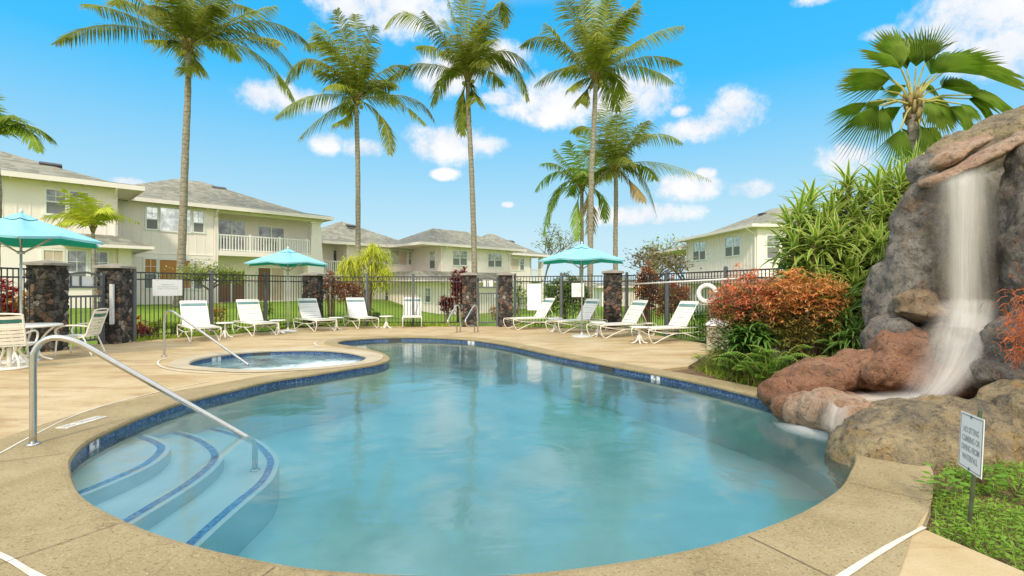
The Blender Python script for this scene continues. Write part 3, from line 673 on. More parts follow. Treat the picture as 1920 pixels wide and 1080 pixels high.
# ================================================================ UMBRELLAS
def make_umbrella(label, loc, rz):
    th = thing('patio_umbrella', label, 'umbrella', loc, rz, 'teal patio umbrellas')
    RR, ze, zt = 1.38, 2.16, 2.62
    def surf(a, f):   # angle, 0..1
        seg = (a/(math.pi/3)) % 1; k = abs(seg-.5)*2       # 1 on rib, 0 between
        rad = RR*math.cos(math.pi/6)/math.cos((seg-.5)*math.pi/3)
        rad -= .07*(1-k*k)*f
        z = zt-(zt-ze)*(f**1.12)-.05*(1-k*k)*math.sin(math.pi*f)*1.1+.06*(1-k)*f*f*f
        return V((rad*f*math.cos(a), rad*f*math.sin(a), z))
    n = 60; rings = [i/9 for i in range(1, 10)]
    b = MB(); rr = [[surf(2*math.pi*k/n, f) for k in range(n)] for f in rings]
    for a, c_ in zip(rr[:-1], rr[1:]): b.band(c_, a)
    last = rr[-1]; b.band([p*.992+V((0, 0, -.024)) for p in last], last)
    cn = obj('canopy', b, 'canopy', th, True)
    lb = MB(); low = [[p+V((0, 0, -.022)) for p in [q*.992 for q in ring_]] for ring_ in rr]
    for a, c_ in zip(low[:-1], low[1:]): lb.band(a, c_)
    obj('canopy_shade_sheet', lb, 'canopy_shade_sheet', th, True)  # added sheet that gives the canopy its shaded underside
    bb = MB(); n2 = 36
    r2 = [[surf(2*math.pi*k/n2, f)+V((0, 0, .055-.2*(f-.02))) for k in range(n2)] for f in (.02, .1, .2)]
    for a, c_ in zip(r2[:-1], r2[1:]): bb.band(c_, a)
    obj('vent_cap', bb, 'canopy', cn, True)
    obj('pole', MB().tube([(0, 0, .05), (0, 0, 2.66)], .021, 10), 'pole_metal', th, True)
    obj('hub', MB().lathe([(0, 0), (.055, 0), (.055, .05), (.025, .06)], (0, 0, 1.93), 12), 'pole_metal', th, True)
    obj('finial', MB().lathe([(.02, 0), (.035, .02), (.03, .06), (0, .09)], (0, 0, 2.66), 10), 'base_metal', th, True)
    obj('base', MB().lathe([(0, .13), (.028, .13), (.03, .06), (.06, .05), (.27, .035), (.30, .02), (.30, 0)], n=28), 'base_metal', th, True)
    for k in range(6):
        a = k*math.pi/3; rb = obj('rib', MB().tube([surf(a, f)+V((0, 0, -.02)) for f in (.03, .25, .5, .75, 1)], .014, 5), 'pole_metal', th, True)
        p = surf(a, .52)+V((0, 0, -.03)); obj('strut', MB().tube([(math.cos(a)*.05, math.sin(a)*.05, 1.96), p], .014, 5), 'pole_metal', rb, True)
    return th
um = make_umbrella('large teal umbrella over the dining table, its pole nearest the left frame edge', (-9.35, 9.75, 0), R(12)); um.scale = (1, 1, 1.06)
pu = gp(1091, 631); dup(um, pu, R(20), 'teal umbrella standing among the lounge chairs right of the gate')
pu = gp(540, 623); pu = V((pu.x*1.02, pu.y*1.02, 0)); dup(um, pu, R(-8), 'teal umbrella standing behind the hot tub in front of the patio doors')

# ================================================================ DINING SET
th = thing('dining_table', 'round white dining table around the umbrella pole at the left edge', 'table', (-9.35, 9.75, 0))
obj('table_top', MB().lathe([(.03, .70), (.60, .70), (.615, .685), (.61, .665), (.57, .66), (.03, .66)], n=40), 'white_vinyl', th, True)
for k in range(4):
    a = k*math.pi/2+.4; c_, s = math.cos(a), math.sin(a)
    obj('leg', MB().tube(smooth_path([(c_*.5, s*.5, .66), (c_*.36, s*.36, .5), (c_*.26, s*.26, .3), (c_*.3, s*.3, .1), (c_*.48, s*.48, .015)], 4), .018, 7), 'white_vinyl', th, True)
def make_dchair(label, loc, rz, swivel):
    th = thing('patio_chair', label, 'chair', loc, rz, 'white strap patio chairs')   # faces +x
    r = .016; W = .28; fr = MB()
    for s in (-1, 1):
        fr.tube(smooth_path([(.24, s*W, .42), (0, s*W, .40), (-.2, s*W, .42), (-.27, s*W, .6), (-.34, s*W, .82), (-.38, s*W, .95)], 4), r, 7)
    fr.tube([(.24, -W, .42), (.24, W, .42)], r, 7); fr.tube([(-.2, -W, .41), (-.2, W, .41)], r, 7)
    fr.tube(smooth_path([(-.38, -W, .95), (-.40, -.1, .965), (-.40, .1, .965), (-.38, W, .95)], 4), r, 7)
    obj('frame', fr, 'chair_frame', th, True)
    for s in (-1, 1):
        obj('armrest', MB().tube(smooth_path([(-.26, s*W, .62), (-.05, s*(W+.03), .645), (.12, s*(W+.03), .64), (.23, s*(W+.03), .60), (.28, s*(W+.02), .52), (.25, s*W, .42)], 4), r*1.1, 7), 'chair_frame', th, True)
    st = MB(); x = -.15
    while x < .24: sweep_box(st, (x, -W-.01, .425), (x, W+.01, .425), .055, .006, V((1, 0, 0)), .012); x += .066
    obj('seat', st, 'white_vinyl', th)
    bk = MB(); ac = MB()
    for i in range(8):
        z = .47+i*.062; x = -.2-(z-.42)*.33; tgt = ac if i == 6 else bk
        sweep_box(tgt, (x, -W, z), (x, W, z), .053, .006, V((-.31, 0, .95)).normalized(), .03+.006*(i % 2))
    obj('backrest', bk, 'chair_frame', th); obj('headrest_strap', ac, 'dark_teal', th)
    if swivel:
        b = MB(); n = 32; b.tube([(math.cos(2*math.pi*k/n)*.27, math.sin(2*math.pi*k/n)*.27, .02) for k in range(n+1)], .02, 7)
        b.lathe([(.0, .03), (.25, .03), (.27, .012)], n=32)
        obj('base_ring', b, 'chair_frame', th, True)
        obj('pedestal', MB().tube([(0, 0, .03), (0, 0, .36)], .035, 10), 'chair_frame', th, True)
        for k in range(4):
            a = k*math.pi/2+.78; c_, s = math.cos(a), math.sin(a)
            obj('brace', MB().tube(smooth_path([(c_*.26, s*.26, .02), (c_*.24, s*.24, .15), (c_*.14, s*.14, .3), (c_*.2, s*.2, .40)], 3), .02, 6), 'chair_frame', th, True)
    else:
        for s in (-1, 1):
            obj('leg', MB().tube(smooth_path([(.25, s*W, .42), (.27, s*W, .3), (.29, s*W, .02)], 3), r, 6), 'chair_frame', th, True)
            obj('leg', MB().tube(smooth_path([(-.18, s*W, .41), (-.26, s*W, .2), (-.33, s*W, .02)], 3), r, 6), 'chair_frame', th, True)
    return th
make_dchair('white swivel chair with a green strap, its back to the camera at the left edge', (-8.72, 8.88, 0), R(118), True)
make_dchair('white armchair seen from the side between the dining table and the gate', gp(150, 667), R(196), False)

# ================================================================ FENCES, PILLARS, GATES
PZ = 0.0
def pillar(c_, w_, h, rz, label, seed):
    th = thing('stone_pillar', label, 'pillar', (c_[0], c_[1], 0), rz, 'lava rock pillars of the pool fence')
    b = MB(); n = 14; nzz = 46; rows = []
    for j in range(nzz+1):
        z = -.1+(h-.1+.1)*j/nzz; ring = []
        for sdx in range(4):
            for k in range(n):
                f = k/n-.5; x, y = (f, -.5) if sdx == 0 else (.5, f) if sdx == 1 else (-f, .5) if sdx == 2 else (-.5, -f)
                p = V((x*w_, y*w_, z)); q = p*7.5+V((seed*3.1, 0, 0))
                d, _ = N.voronoi(p*8+V((seed*5, 0, 0))); k2 = min(1, (d[1]-d[0])*2.2)
                o_ = V((x, y, 0)).normalized(); ring.append(p+o_*(k2*.035-.02)+N.noise_vector(p*14)*.008)
        rows.append(ring)
    for a, c2 in zip(rows[:-1], rows[1:]): b.band(a, c2)
    obj('shaft', b, 'lava_rock', th, True)
    cp = MB(); W = w_/2+.075; cp.hexa([(-W, -W, h-.10), (W, -W, h-.10), (W, W, h-.10), (-W, W, h-.10), (-W+.01, -W+.01, h-.045), (W-.01, -W+.01, h-.045), (W-.01, W-.01, h-.045), (-W+.01, W-.01, h-.045)])
    q = W-.01; cp.add([(-q, -q, h-.044), (q, -q, h-.044), (q, q, h-.044), (-q, q, h-.044), (0, 0, h+.03)], [(0, 1, 4), (1, 2, 4), (2, 3, 4), (3, 0, 4)])
    obj('cap', cp, 'cap_stone', th); return th
pillar((-10.38, 11.45), .52, 2.0, R(8), 'lava rock pillar left of the side gate, nearest the dining table', 1)
pillar((-10.12, 13.05), .52, 2.0, R(8), 'lava rock pillar right of the side gate', 2)
pillar((-7.4, 19.05), .55, 1.96, R(-5), 'lava rock pillar behind the third lounge chair of the left row', 3)
pillar((-1.56, 18.7), .50, 1.96, R(3), 'lava rock pillar left of the far gate, behind the grab rails', 4)
pillar((-.24, 18.65), .50, 1.96, R(3), 'lava rock pillar right of the far gate', 5)
pillar((3.42, 17.4), .60, 2.0, R(-10), 'lava rock pillar on the right between two lounge chairs', 6)
def fence(p0, p1, posts, label, h=1.83):
    p0 = V((p0[0], p0[1], 0)); p1 = V((p1[0], p1[1], 0)); d = p1-p0; L = d.length; d.normalize(); rz = math.atan2(d.y, d.x)
    th = thing('metal_fence', label, 'fence', p0, rz, 'black picket fence panels round the pool')
    b = MB()
    for z in (.14, h-.2, h-.02): b.box((L/2, 0, z), (L, .028, .035))
    obj('rail', b, 'fence_metal', th)
    b = MB(); n = int(L/.112)
    for i in range(n): b.box(((i+.5)*L/n, .001, h/2+.02), (.017, .015, h-.06))
    obj('pickets', b, 'fence_metal', th)
    for f in posts:
        pm = MB().box((f*L, 0, h/2+.03), (.075, .075, h+.06)); pm.lathe([(.045, 0), (.05, .02), (.03, .04), (0, .05)], (f*L, 0, h+.06), 8)
        obj('post', pm, 'post_metal', th)
    return th
fence((-11.1, 4.0), (-10.45, 11.15), (.2, .55), 'fence panel left of the side gate behind the dining table')
fence((-9.98, 13.35), (-7.5, 18.75), (.02, .38, .70), 'fence panel behind the hot tub, between side gate and russet shrubs')
fence((-7.1, 19.05), (-1.85, 18.72), (.33, .66), 'long far fence panel behind the lounge chair that faces the camera')
fence((.05, 18.6), (3.1, 17.45), (.02, .55), 'fence panel behind the umbrella on the right side of the deck')
fence((3.7, 17.2), (5.25, 12.4), (.06, .5, .98), 'fence panel on the right carrying the life ring')
fence((5.25, 12.4), (6.6, 7.6), (.5, 1), 'fence panel hidden behind the orange bush')
def gate(p0, p1, label, panels):
    p0 = V((p0[0], p0[1], 0)); p1 = V((p1[0], p1[1], 0)); d = p1-p0; L = d.length; rz = math.atan2(d.y, d.x)
    th = thing('metal_gate', label, 'gate', p0, rz, 'metal pool gates'); h = 1.78
    b = MB()
    for x in (.04, L-.04): b.box((x, 0, h/2), (.07, .07, h))
    for z in (.14, 1.2, 1.42): b.box((L/2, 0, z), (L-.1, .04, .05))
    arcp = [(L*.04+(L*.92)*k/8, 0, h-.12+.12*math.sin(math.pi*k/8)) for k in range(9)]; b.tube(arcp, .025, 6)
    obj('gate_frame', b, 'post_metal', th)
    b = MB(); n = 9
    for i in range(1, n): b.box((i*L/n, .002, .66), (.024, .02, 1.04))
    for i in (2, 4, 7): b.box((i*L/n, .002, 1.56), (.03, .02, .26))
    obj('pickets', b, 'post_metal', th)
    for (x0, x1, z0, z1) in panels: obj('sign_panel', MB().box(((x0+x1)/2*L, .035, (z0+z1)/2), ((x1-x0)*L, .01, z1-z0)), 'sign_white', th)
    obj('latch', MB().box((L-.12, -.04, 1.12), (.07, .04, .12)), 'steel', th)
    return th
gate((-10.35, 11.75), (-10.16, 12.75), 'side gate with white panels between two lava pillars', ((.2, .42, 1.45, 1.68), (.48, .75, 1.45, 1.68)))
gate((-1.28, 18.7), (-.50, 18.68), 'far gate between two lava pillars behind the grab rails', ((.3, .5, 1.45, 1.68), (.56, .8, 1.45, 1.68)))
# signs on the fence
def board(c_, nrm, w_, h, label, lines, name='fence_sign', mat='sign_white', ts=.05):
    th = thing(name, label, 'sign', c_); nrm = V(nrm).normalized(); M_ = frame_mat(c_, V((-nrm.y, nrm.x, 0)), nrm)
    obj('board', xform(MB().box((0, 0, 0), (w_, h, .012)), M_), mat, th, world=True)
    b = MB(); 
    for x in (-.35, .35): b.lathe([(0, .003), (.008, .003), (.008, 0)], (x*w_, h*.43, .0065), 8)
    obj('bolt', xform(b, M_), 'post_metal', th, world=True)
    for i, s_ in enumerate(lines):
        tm = textmesh(s_, ts, .0005); tm.v = [(x, y+h*.18-i*ts*1.25, z+.0075) for x, y, z in tm.v]
        obj('lettering', xform(tm, M_), 'faded_text', th, world=True)
    return th
fd = (V((-7.5, 18.75, 0))-V((-9.98, 13.35, 0))).normalized(); fn = V((fd.y, -fd.x, 0))
board(V((-9.98, 13.35, 0))+fd*.95+fn*.04+V((0, 0, 1.41)), fn, .80, .45, 'white rectangular pool notice on the fence right of the side gate', ['SWIMMING POOL', 'NO LIFEGUARD ON DUTY', 'SWIM AT YOUR OWN RISK'], ts=.045)
fd = (V((3.1, 17.45, 0))-V((.05, 18.6, 0))).normalized(); fn = V((fd.y, -fd.x, 0))
board(V((.05, 18.6, 0))+fd*2.4+fn*.05+V((0, 0, 1.33)), fn, .44, .48, 'small white notice with faint red lettering on the fence behind the right umbrella', ['POOL RULES', 'NO RUNNING', 'NO GLASS'], ts=.05)
board(V((.05, 18.6, 0))+fd*.82+fn*.05+V((0, 0, 1.08)), fn, .52, .95, 'tall blank white board on the fence right of the far gate', [])
# white strip (post sleeve) on second pillar of the left gate
o = tag(obj('door_closer', MB().box((-9.94, 12.72, 1.0), (.06, .09, 1.0)).box((-9.90, 12.70, 1.0), (.02, .04, .9)), 'base_metal'), 'long white vertical cover strip on the pillar right of the side gate', 'cover strip')
# life ring, reaching pole, covered box
pr = at(1326, 550, 12.3); th = thing('life_ring', 'white life ring hanging on the right fence post', 'life ring', pr)
d = (V((5.25, 12.4, 0))-V((3.7, 17.2, 0))).normalized(); fn = V((d.y, -d.x, 0)); fn = V((-.45, -.9, 0)).normalized(); sx = V((-fn.y, fn.x, 0))
ring = [pr+(sx*math.cos(a)+V((0, 0, 1))*math.sin(a))*.195 for a in [2*math.pi*k/32 for k in range(33)]]
obj('ring', MB().tube(ring, .052, 10), 'buoy', th, True, True)
rp = [pr+(sx*math.cos(a)+V((0, 0, 1))*math.sin(a))*(.26+.05*abs(math.sin(2*a))) for a in [math.pi*1.05+math.pi*.9*k/20 for k in range(21)]]
obj('grab_line', MB().tube(rp, .007, 5), 'rope', th, True, True)
th = thing('reaching_pole', 'long thin white reaching pole hung along the right fence', 'pole', at(1180, 533, 14.6)); obj('shaft', MB().tube([at(1180, 533, 15.0), at(1385, 522, 11.6)], .02, 7), 'white_vinyl', th, True, True)
pb = gp(1352, 656); th = thing('covered_box', 'beige covered equipment box with a white lid beside the fern bed', 'box', (pb.x+.1, pb.y+.25, 0), R(-20))
b = MB().box((0, 0, .27), (.62, .5, .54)).noisy(.012, 4); obj('cover', b, 'cover_beige', th)
b = MB(); b.hexa([(-.34, -.28, .54), (.34, -.28, .54), (.34, .28, .54), (-.34, .28, .54), (-.33, -.27, .565), (.33, -.27, .565), (.30, .27, .66), (-.2, .27, .68)]); obj('lid', b, 'sign_white', th)

# ================================================================ BUILDINGS
CAM2 = V((0, 0))
class Fac:
    def __init__(s, O, u, n): s.O = V(O); s.u = V(u).normalized(); s.n = V(n).normalized()
    def hit(s, px, py, off=0):
        d = V(((px-960)/F, 1)); k = (s.O.dot(s.n)+off)/d.dot(s.n); p = d*k
        return ((p-s.O).dot(s.u), EYE+(540-py)/F*k)
    def pt(s, a, z, off=0):
        p = s.O+s.u*a+s.n*off; return V((p.x, p.y, z))
    def box(s, b, s0, s1, z0, z1, o0, o1):
        return b.hexa([s.pt(s0, z0, o1), s.pt(s1, z0, o1), s.pt(s1, z0, o0), s.pt(s0, z0, o0), s.pt(s0, z1, o1), s.pt(s1, z1, o1), s.pt(s1, z1, o0), s.pt(s0, z1, o0)])
def wall(b, fc, s0, s1, z0, z1, depth, off=0, batten=None, belt=None):
    fc.box(b, s0, s1, z0, z1, off-depth, off)
    if batten:
        x = s0+.25
        while x < s1-.1: fc.box(b, x-.02, x+.02, batten, z1-.02, off, off+.018); x += .42
    if belt: fc.box(b, s0-.02, s1+.02, belt-.11, belt+.11, off+.0, off+.03); fc.box(b, s0-.02, s1+.02, belt+.11, belt+.15, off, off+.055)
def hip(par, fc, s0, s1, o0, o1, ze, rise, name='roof', prof=((.0, 0), (.22, .12), (.5, .42), (1, 1)), fascia=True):
    W = o1-o0; L = s1-s0; m_ = min(W, L)/2; b = MB(); rows = []
    for f, g in prof:
        k = m_*f*.995; z = ze+.06+rise*g; rows.append([fc.pt(s0+k, z, o1-k), fc.pt(s1-k, z, o1-k), fc.pt(s1-k, z, o0+k), fc.pt(s0+k, z, o0+k)])
    for a, c_ in zip(rows[:-1], rows[1:]): b.band(a, c_)
    b.add(rows[-1], [(0, 1, 2, 3)])
    rf = obj(name, b, 'shingle', par, world=True)
    fb = MB(); t_ = .16
    fc.box(fb, s0, s1, ze-t_, ze+.055, o1-.04, o1); fc.box(fb, s0, s1, ze-t_, ze+.055, o0, o0+.04)
    fc.box(fb, s0, s0+.04, ze-t_, ze+.055, o0+.04, o1-.04); fc.box(fb, s1-.04, s1, ze-t_, ze+.055, o0+.04, o1-.04)
    obj('fascia', fb, 'cream_trim', rf, world=False).parent = rf
    rf.children[-1].location = (0, 0, 0)
    sb = MB(); fc.box(sb, s0+.045, s1-.045, ze-.09, ze-.05, o0+.045, o1-.045)
    x = s0+.5
    while x < s1-.3: fc.box(sb, x-.045, x+.045, ze-.15, ze-.091, o1-1.0, o1-.045); x += 1.2
    so = obj('soffit', sb, 'soffit', rf)
    for ch in rf.children:
        me = ch.data; mi = (Matrix.Translation(par.location) @ Matrix.Rotation(par.rotation_euler.z, 4, 'Z')).inverted(); me.transform(mi)
    return rf
def window(par, fc, x0, y0, x1, y1, kind='sash', off=0, top='glass_bright', bot='insect_screen', split=.5, grid=True):
    xm = (x0+x1)/2
    s0, _ = fc.hit(x0, y0, off); s1, _ = fc.hit(x1, y0, off); _, zt = fc.hit(xm, y0, off); _, zb = fc.hit(xm, y1, off)
    if s1 < s0: s0, s1 = s1, s0
    t_ = .09; b = MB()
    fc.box(b, s0-t_, s1+t_, zt, zt+t_, off, off+.05); fc.box(b, s0-t_-.03, s1+t_+.03, zb-t_, zb, off, off+.06)
    fc.box(b, s0-t_, s0, zb, zt, off, off+.05); fc.box(b, s1, s1+t_, zb, zt, off, off+.05)
    zm = zb+(zt-zb)*split
    if kind == 'sash':
        fc.box(b, s0, s1, zm-.025, zm+.025, off+.001, off+.045)
        if grid: fc.box(b, (s0+s1)/2-.011, (s0+s1)/2+.011, zm+.025, zt, off+.012, off+.035); fc.box(b, s0, s1, (zm+zt)/2-.011, (zm+zt)/2+.011, off+.014, off+.033)
    elif kind == 'slide': fc.box(b, (s0+s1)/2-.035, (s0+s1)/2+.035, zb, zt, off+.001, off+.045)
    elif kind == 'door':
        k = (s1-s0)/2
        fc.box(b, s0+k-.04, s0+k+.04, zb, zt, off+.001, off+.045)
    wn = obj('window' if kind != 'door' else 'glass_door', b, 'white_trim', par, world=True)
    mi = (Matrix.Translation(par.location) @ Matrix.Rotation(par.rotation_euler.z, 4, 'Z')).inverted()
    if kind == 'sash':
        p = obj('pane', fc.box(MB(), s0, s1, zm, zt, off+.002, off+.02), top, wn); p.data.transform(mi)
        p = obj('pane', fc.box(MB(), s0, s1, zb, zm, off+.002, off+.02), bot, wn); p.data.transform(mi)
    else:
        p = obj('pane', fc.box(MB(), s0, (s0+s1)/2, zb, zt, off+.002, off+.02), top, wn); p.data.transform(mi)
        p = obj('pane', fc.box(MB(), (s0+s1)/2, s1, zb, zt, off+.002, off+.02), bot, wn); p.data.transform(mi)
    return wn
def railing(par, fc, s0, s1, z0, z1, off):
    b = MB(); fc.box(b, s0, s1, z1-.07, z1, off-.05, off+.05); fc.box(b, s0, s1, z0+.05, z0+.11, off-.03, off+.03)
    n = int((s1-s0)/.16)
    for i in range(n+1):
        x = s0+(s1-s0)*i/n; k = .06 if i % 11 == 0 else .028; fc.box(b, x-k, x+k, z0, z1+(.07 if k > .05 else -.02), off-k, off+k)
    return obj('balcony_railing', b, 'white_vinyl', par, world=True)
def skylight(par, p, d, nrm, w_=.8, h=.35):
    n = V(nrm).normalized(); x = V(d).normalized(); x = (x-n*x.dot(n)).normalized()
    b = MB().box((0, 0, .06), (w_, h, .16)); return obj('roof_vent', xform(b, frame_mat(p, x, n)), 'dark_vent', par, world=True)
u45 = V((1, 1)).normalized(); n45 = V((1, -1)).normalized()
def fac45(c_): return Fac(n45*c_, u45, n45)
# --- building A (front left)
fA = fac45(-29.8); sA = lambda px: fA.hit(px, 400)[0]
bA = thing('apartment_building', 'two storey cream building at the left edge, behind the big umbrella', 'building', (-22, 21, .4), 0, 'cream apartment buildings')
zA = .50; ZE = 6.1
b = MB(); wall(b, fA, -9, sA(219), zA-.3, ZE-.1, 9, batten=3.35, belt=3.25)
fA.box(b, sA(219)-.14, sA(219)+.02, zA, ZE-.1, -.02, .06)
obj('wall', b, 'cream_wall', bA, world=True)
fAe = fac45(-29.1); e1 = fAe.hit(272, 352)[0]
rA = hip(bA, fAe, -9.8, e1, -11, 0, ZE, 1.95)
for (x0, y0, x1, y1) in ((87, 357, 122, 401), (131, 361, 165, 404)): window(bA, fA, x0, y0, x1, y1, top='glass_pane')
window(bA, fA, 82, 470, 118, 536, top='pale_blind', bot='insect_screen', split=.45)
for (x0, y0, x1, y1) in ((127, 471, 161, 537), (170, 473, 201, 537)): window(bA, fA, x0, y0, x1, y1, top='glass_pane', split=.4)
skylight(bA, fAe.pt(fAe.hit(95, 308, -3.2)[0], fAe.hit(95, 308, -3.2)[1]-.1, -3.2), (1, 1, 0), (.3, -.3, 1))
# skirt roof at its right corner
z_sk = fA.hit(230, 460, .9)[1]
s0_, s1_ = fA.hit(120, 460, 1.1)[0], fA.hit(289, 460, 1.1)[0]
b = MB(); rows = [[fA.pt(s0_, z_sk, 1.2), fA.pt(s1_, z_sk, 1.2), fA.pt(s1_, z_sk, -4)], [fA.pt(s0_, z_sk+.5, -.0), fA.pt(s1_-1.3, z_sk+.5, 0), fA.pt(s1_-1.3, z_sk+.5, -4)]]
b.band(rows[0], rows[1], False); k = obj('porch_roof', b, 'shingle', bA, world=True)
fb = MB(); fA.box(fb, s0_, s1_, z_sk-.15, z_sk-.005, 1.16, 1.2); fA.box(fb, s1_-.04, s1_, z_sk-.15, z_sk-.005, -4, 1.155); fA.box(fb, s0_+.01, s1_-.05, z_sk-.06, z_sk-.03, -4, 1.15)
obj('porch_fascia', fb, 'cream_trim', bA, world=True)
fb = MB(); sx_ = fA.hit(247, 480, .3)[0]; fA.box(fb, sA(219)+.03, sx_, zA, z_sk-.065, -4, .25); obj('porch_wall', fb, 'cream_wall', bA, world=True)
# --- building B
fB = fac45(-33.4); fBe = fac45(-32.7); sB = lambda px, o=0: fB.hit(px, 400, o)[0]
bB = thing('apartment_building', 'two storey cream building with a long upper balcony, behind the first tall palm', 'building', (-17, 30, .4), 0, 'cream apartment buildings')
sL, sM, sR = sB(200), sB(407), sB(602)
b = MB(); wall(b, fB, sL, sM, .2, ZE-.1, 9, batten=3.3, belt=3.15)
fB.box(b, sM-.1, sM+.04, .2, ZE-.1, -.01, .07)
REC = -1.7
wall(b, fB, sM+.01, sR, .2, ZE-.1, 7, off=REC)
zs = fB.hit(500, 474)[1]
fB.box(b, sM, sR+.1, zs-.28, zs, REC, .05)
obj('wall', b, 'cream_wall', bB, world=True)
rB = hip(bB, fBe, sL-2, fBe.hit(626, 408)[0], -12.5, 0, ZE, 2.35)
cb = MB(); zt_ = ZE-.4; s0_, s1_ = sB(585), sB(601)
cb.hexa([fB.pt(s0_-.12, zs-.3, .08), fB.pt(s1_+.12, zs-.3, .08), fB.pt(s1_+.12, zs-.3, -.7), fB.pt(s0_-.12, zs-.3, -.7), fB.pt(s0_, zt_, .0), fB.pt(s1_, zt_, .0), fB.pt(s1_, zt_, -.6), fB.pt(s0_, zt_, -.6)])
fB.box(cb, s0_-.3, s1_+.18, .1, zs-.3, -.8, .1)
fB.box(cb, s0_-.08, s1_+.08, zt_, zt_+.12, -.66, .06)
fB.box(cb, sM, s1_+.1, zt_+.12, ZE-.1, -.3, -.02)
obj('column', cb, 'cream_trim', bB, world=True)
railing(bB, fB, sM+.05, s0_-.15, zs, zs+.98, -.05)
window(bB, fB, 410, 415, 458, 470, 'door', REC, 'glass_pane', 'glass_pane'); window(bB, fB, 485, 427, 531, 472, 'door', REC, 'glass_pane', 'glass_pane')
window(bB, fB, 275, 389, 295, 429, split=.45); window(bB, fB, 301, 392, 357, 433, 'plain', top='glass_bright', bot='glass_bright'); window(bB, fB, 363, 397, 381, 435, split=.45)
window(bB, fB, 272, 486, 293, 540, top='bamboo_blind'); window(bB, fB, 299, 488, 356, 540, 'plain', top='bamboo_blind', bot='bamboo_blind'); window(bB, fB, 364, 490, 378, 541, top='pale_blind')
window(bB, fB, 408, 508, 458, 566, 'door', REC, 'brown_blind', 'brown_blind'); window(bB, fB, 484, 503, 531, 564, 'door', REC, 'brown_blind', 'pale_blind')
pk = fBe.hit(411, 355, -5.2); skylight(bB, fBe.pt(pk[0], pk[1], -5.2), (1, 1, 0), (.35, -.35, 1))
# --- building C / D / E range
ZC = 4.9; zC = -.9
fC = fac45(-37.5); fCe = fac45(-36.85); bC = thing('apartment_building', 'low cream wing with small balcony behind the drooping yellow tree', 'building', (-13, 42, -.5), 0, 'cream apartment buildings')
sC = lambda px: fC.hit(px, 480)[0]
b = MB(); sb1 = sC(650)
wall(b, fC, sb1, sC(806), zC, ZC-.1, 9, batten=2.3, belt=2.1)
wall(b, fC, sC(560), sb1+.01, zC, ZC-.1, 7, off=-1.8)
zc2 = fC.hit(625, 512)[1]; fC.box(b, sC(590), sb1, zc2-.25, zc2, -1.8, .0); fC.box(b, sC(590), sb1, zC, zc2-.25, -1.8, -.05)
obj('wall', b, 'cream_wall', bC, world=True)
hip(bC, fCe, sC(590)-1, fCe.hit(812, 466)[0], -12, 0, ZC, 2.3)
railing(bC, fC, sC(602), sb1-.05, zc2, zc2+.95, -.08)
window(bC, fC, 733, 470, 762, 496, 'plain', top='glass_bright', bot='pale_blind'); window(bC, fC, 766, 472, 775, 496, split=.45); window(bC, fC, 722, 474, 730, 496, split=.45)
window(bC, fC, 722, 540, 730, 568, split=.5); window(bC, fC, 766, 540, 775, 566, split=.5); window(bC, fC, 625, 470, 634, 510, 'plain', -1.8, 'glass_pane', 'glass_pane')
pk = fCe.hit(658, 425, -4.0); skylight(bC, fCe.pt(pk[0], pk[1], -4.0), (1, 1, 0), (.35, -.35, 1))
fD = fac45(-33.2); fDe = fac45(-32.5); bD = thing('apartment_building', 'projecting cream block with twin windows behind the third palm and far gate', 'building', (-2, 43, -.5), 0, 'cream apartment buildings')
sD = lambda px: fD.hit(px, 480)[0]
b = MB(); wall(b, fD, sD(827), sD(957), zC, ZC-.1, 5, batten=2.3, belt=2.05); obj('wall', b, 'cream_wall', bD, world=True)
fDs = Fac(fD.O+fD.u*sD(827), n45, -u45)
hip(bD, fDe, fDe.hit(790, 462)[0], fDe.hit(988, 470)[0], -8, 0, ZC, 1.65)
for r_ in ((849, 471, 861, 497), (863, 471, 875, 497), (915, 476, 926, 500), (928, 476, 940, 500)): window(bD, fD, *r_, split=.5)
b = MB(); fDs.box(b, -3.0, -1.6, 1, 1.1, 0, .05)
window(bD, fDs, 806.5, 472, 816, 503, split=.5)
zsd = fD.hit(850, 526, 1.2)[1]; s0_, s1_ = fD.hit(778, 520, 1.2)[0], fD.hit(960, 520, 1.2)[0]
b = MB(); rows = [[fD.pt(s0_, zsd, -5), fD.pt(s0_, zsd, 1.2), fD.pt(s1_, zsd, 1.2)], [fD.pt(s0_+1.4, zsd+.75, -5), fD.pt(s0_+1.4, zsd+.75, 0), fD.pt(s1_, zsd+.75, 0)]]
b.band(rows[0], rows[1], False); obj('porch_roof', b, 'shingle', bD, world=True)
fb = MB(); fD.box(fb, s0_, s1_, zsd-.15, zsd-.005, 1.16, 1.2); fD.box(fb, s0_, s0_+.04, zsd-.15, zsd-.005, -5, 1.155); fD.box(fb, s0_+.05, s1_, zsd-.08, zsd-.05, -5, 1.15); obj('porch_fascia', fb, 'cream_trim', bD, world=True)
fb = MB(); fD.box(fb, s0_+.9, sD(826), zC, zsd-.09, -4, .1); obj('porch_wall', fb, 'cream_wall', bD, world=True)
window(bD, fD, 797, 541, 806, 566, off=.1, split=.5)
fE = fac45(-37.0); fEe = fac45(-36.3); bE = thing('apartment_building', 'furthest cream block ending in a small balcony, left of the right umbrella', 'building', (1.5, 54, -.5), 0, 'cream apartment buildings')
sE = lambda px: fE.hit(px, 480)[0]
b = MB(); wall(b, fE, sE(930), sE(993), zC, ZC-.1, 8, batten=2.3, belt=2.05); wall(b, fE, sE(993)-.01, sE(1019), zC, ZC-.1, 6, off=-1.8)
ze2 = fE.hit(1005, 524)[1]; fE.box(b, sE(993), sE(1019), ze2-.2, ze2, -1.8, 0); fE.box(b, sE(1015.5), sE(1019), zC, ZC-.15, -.5, 0); obj('wall', b, 'cream_wall', bE, world=True)
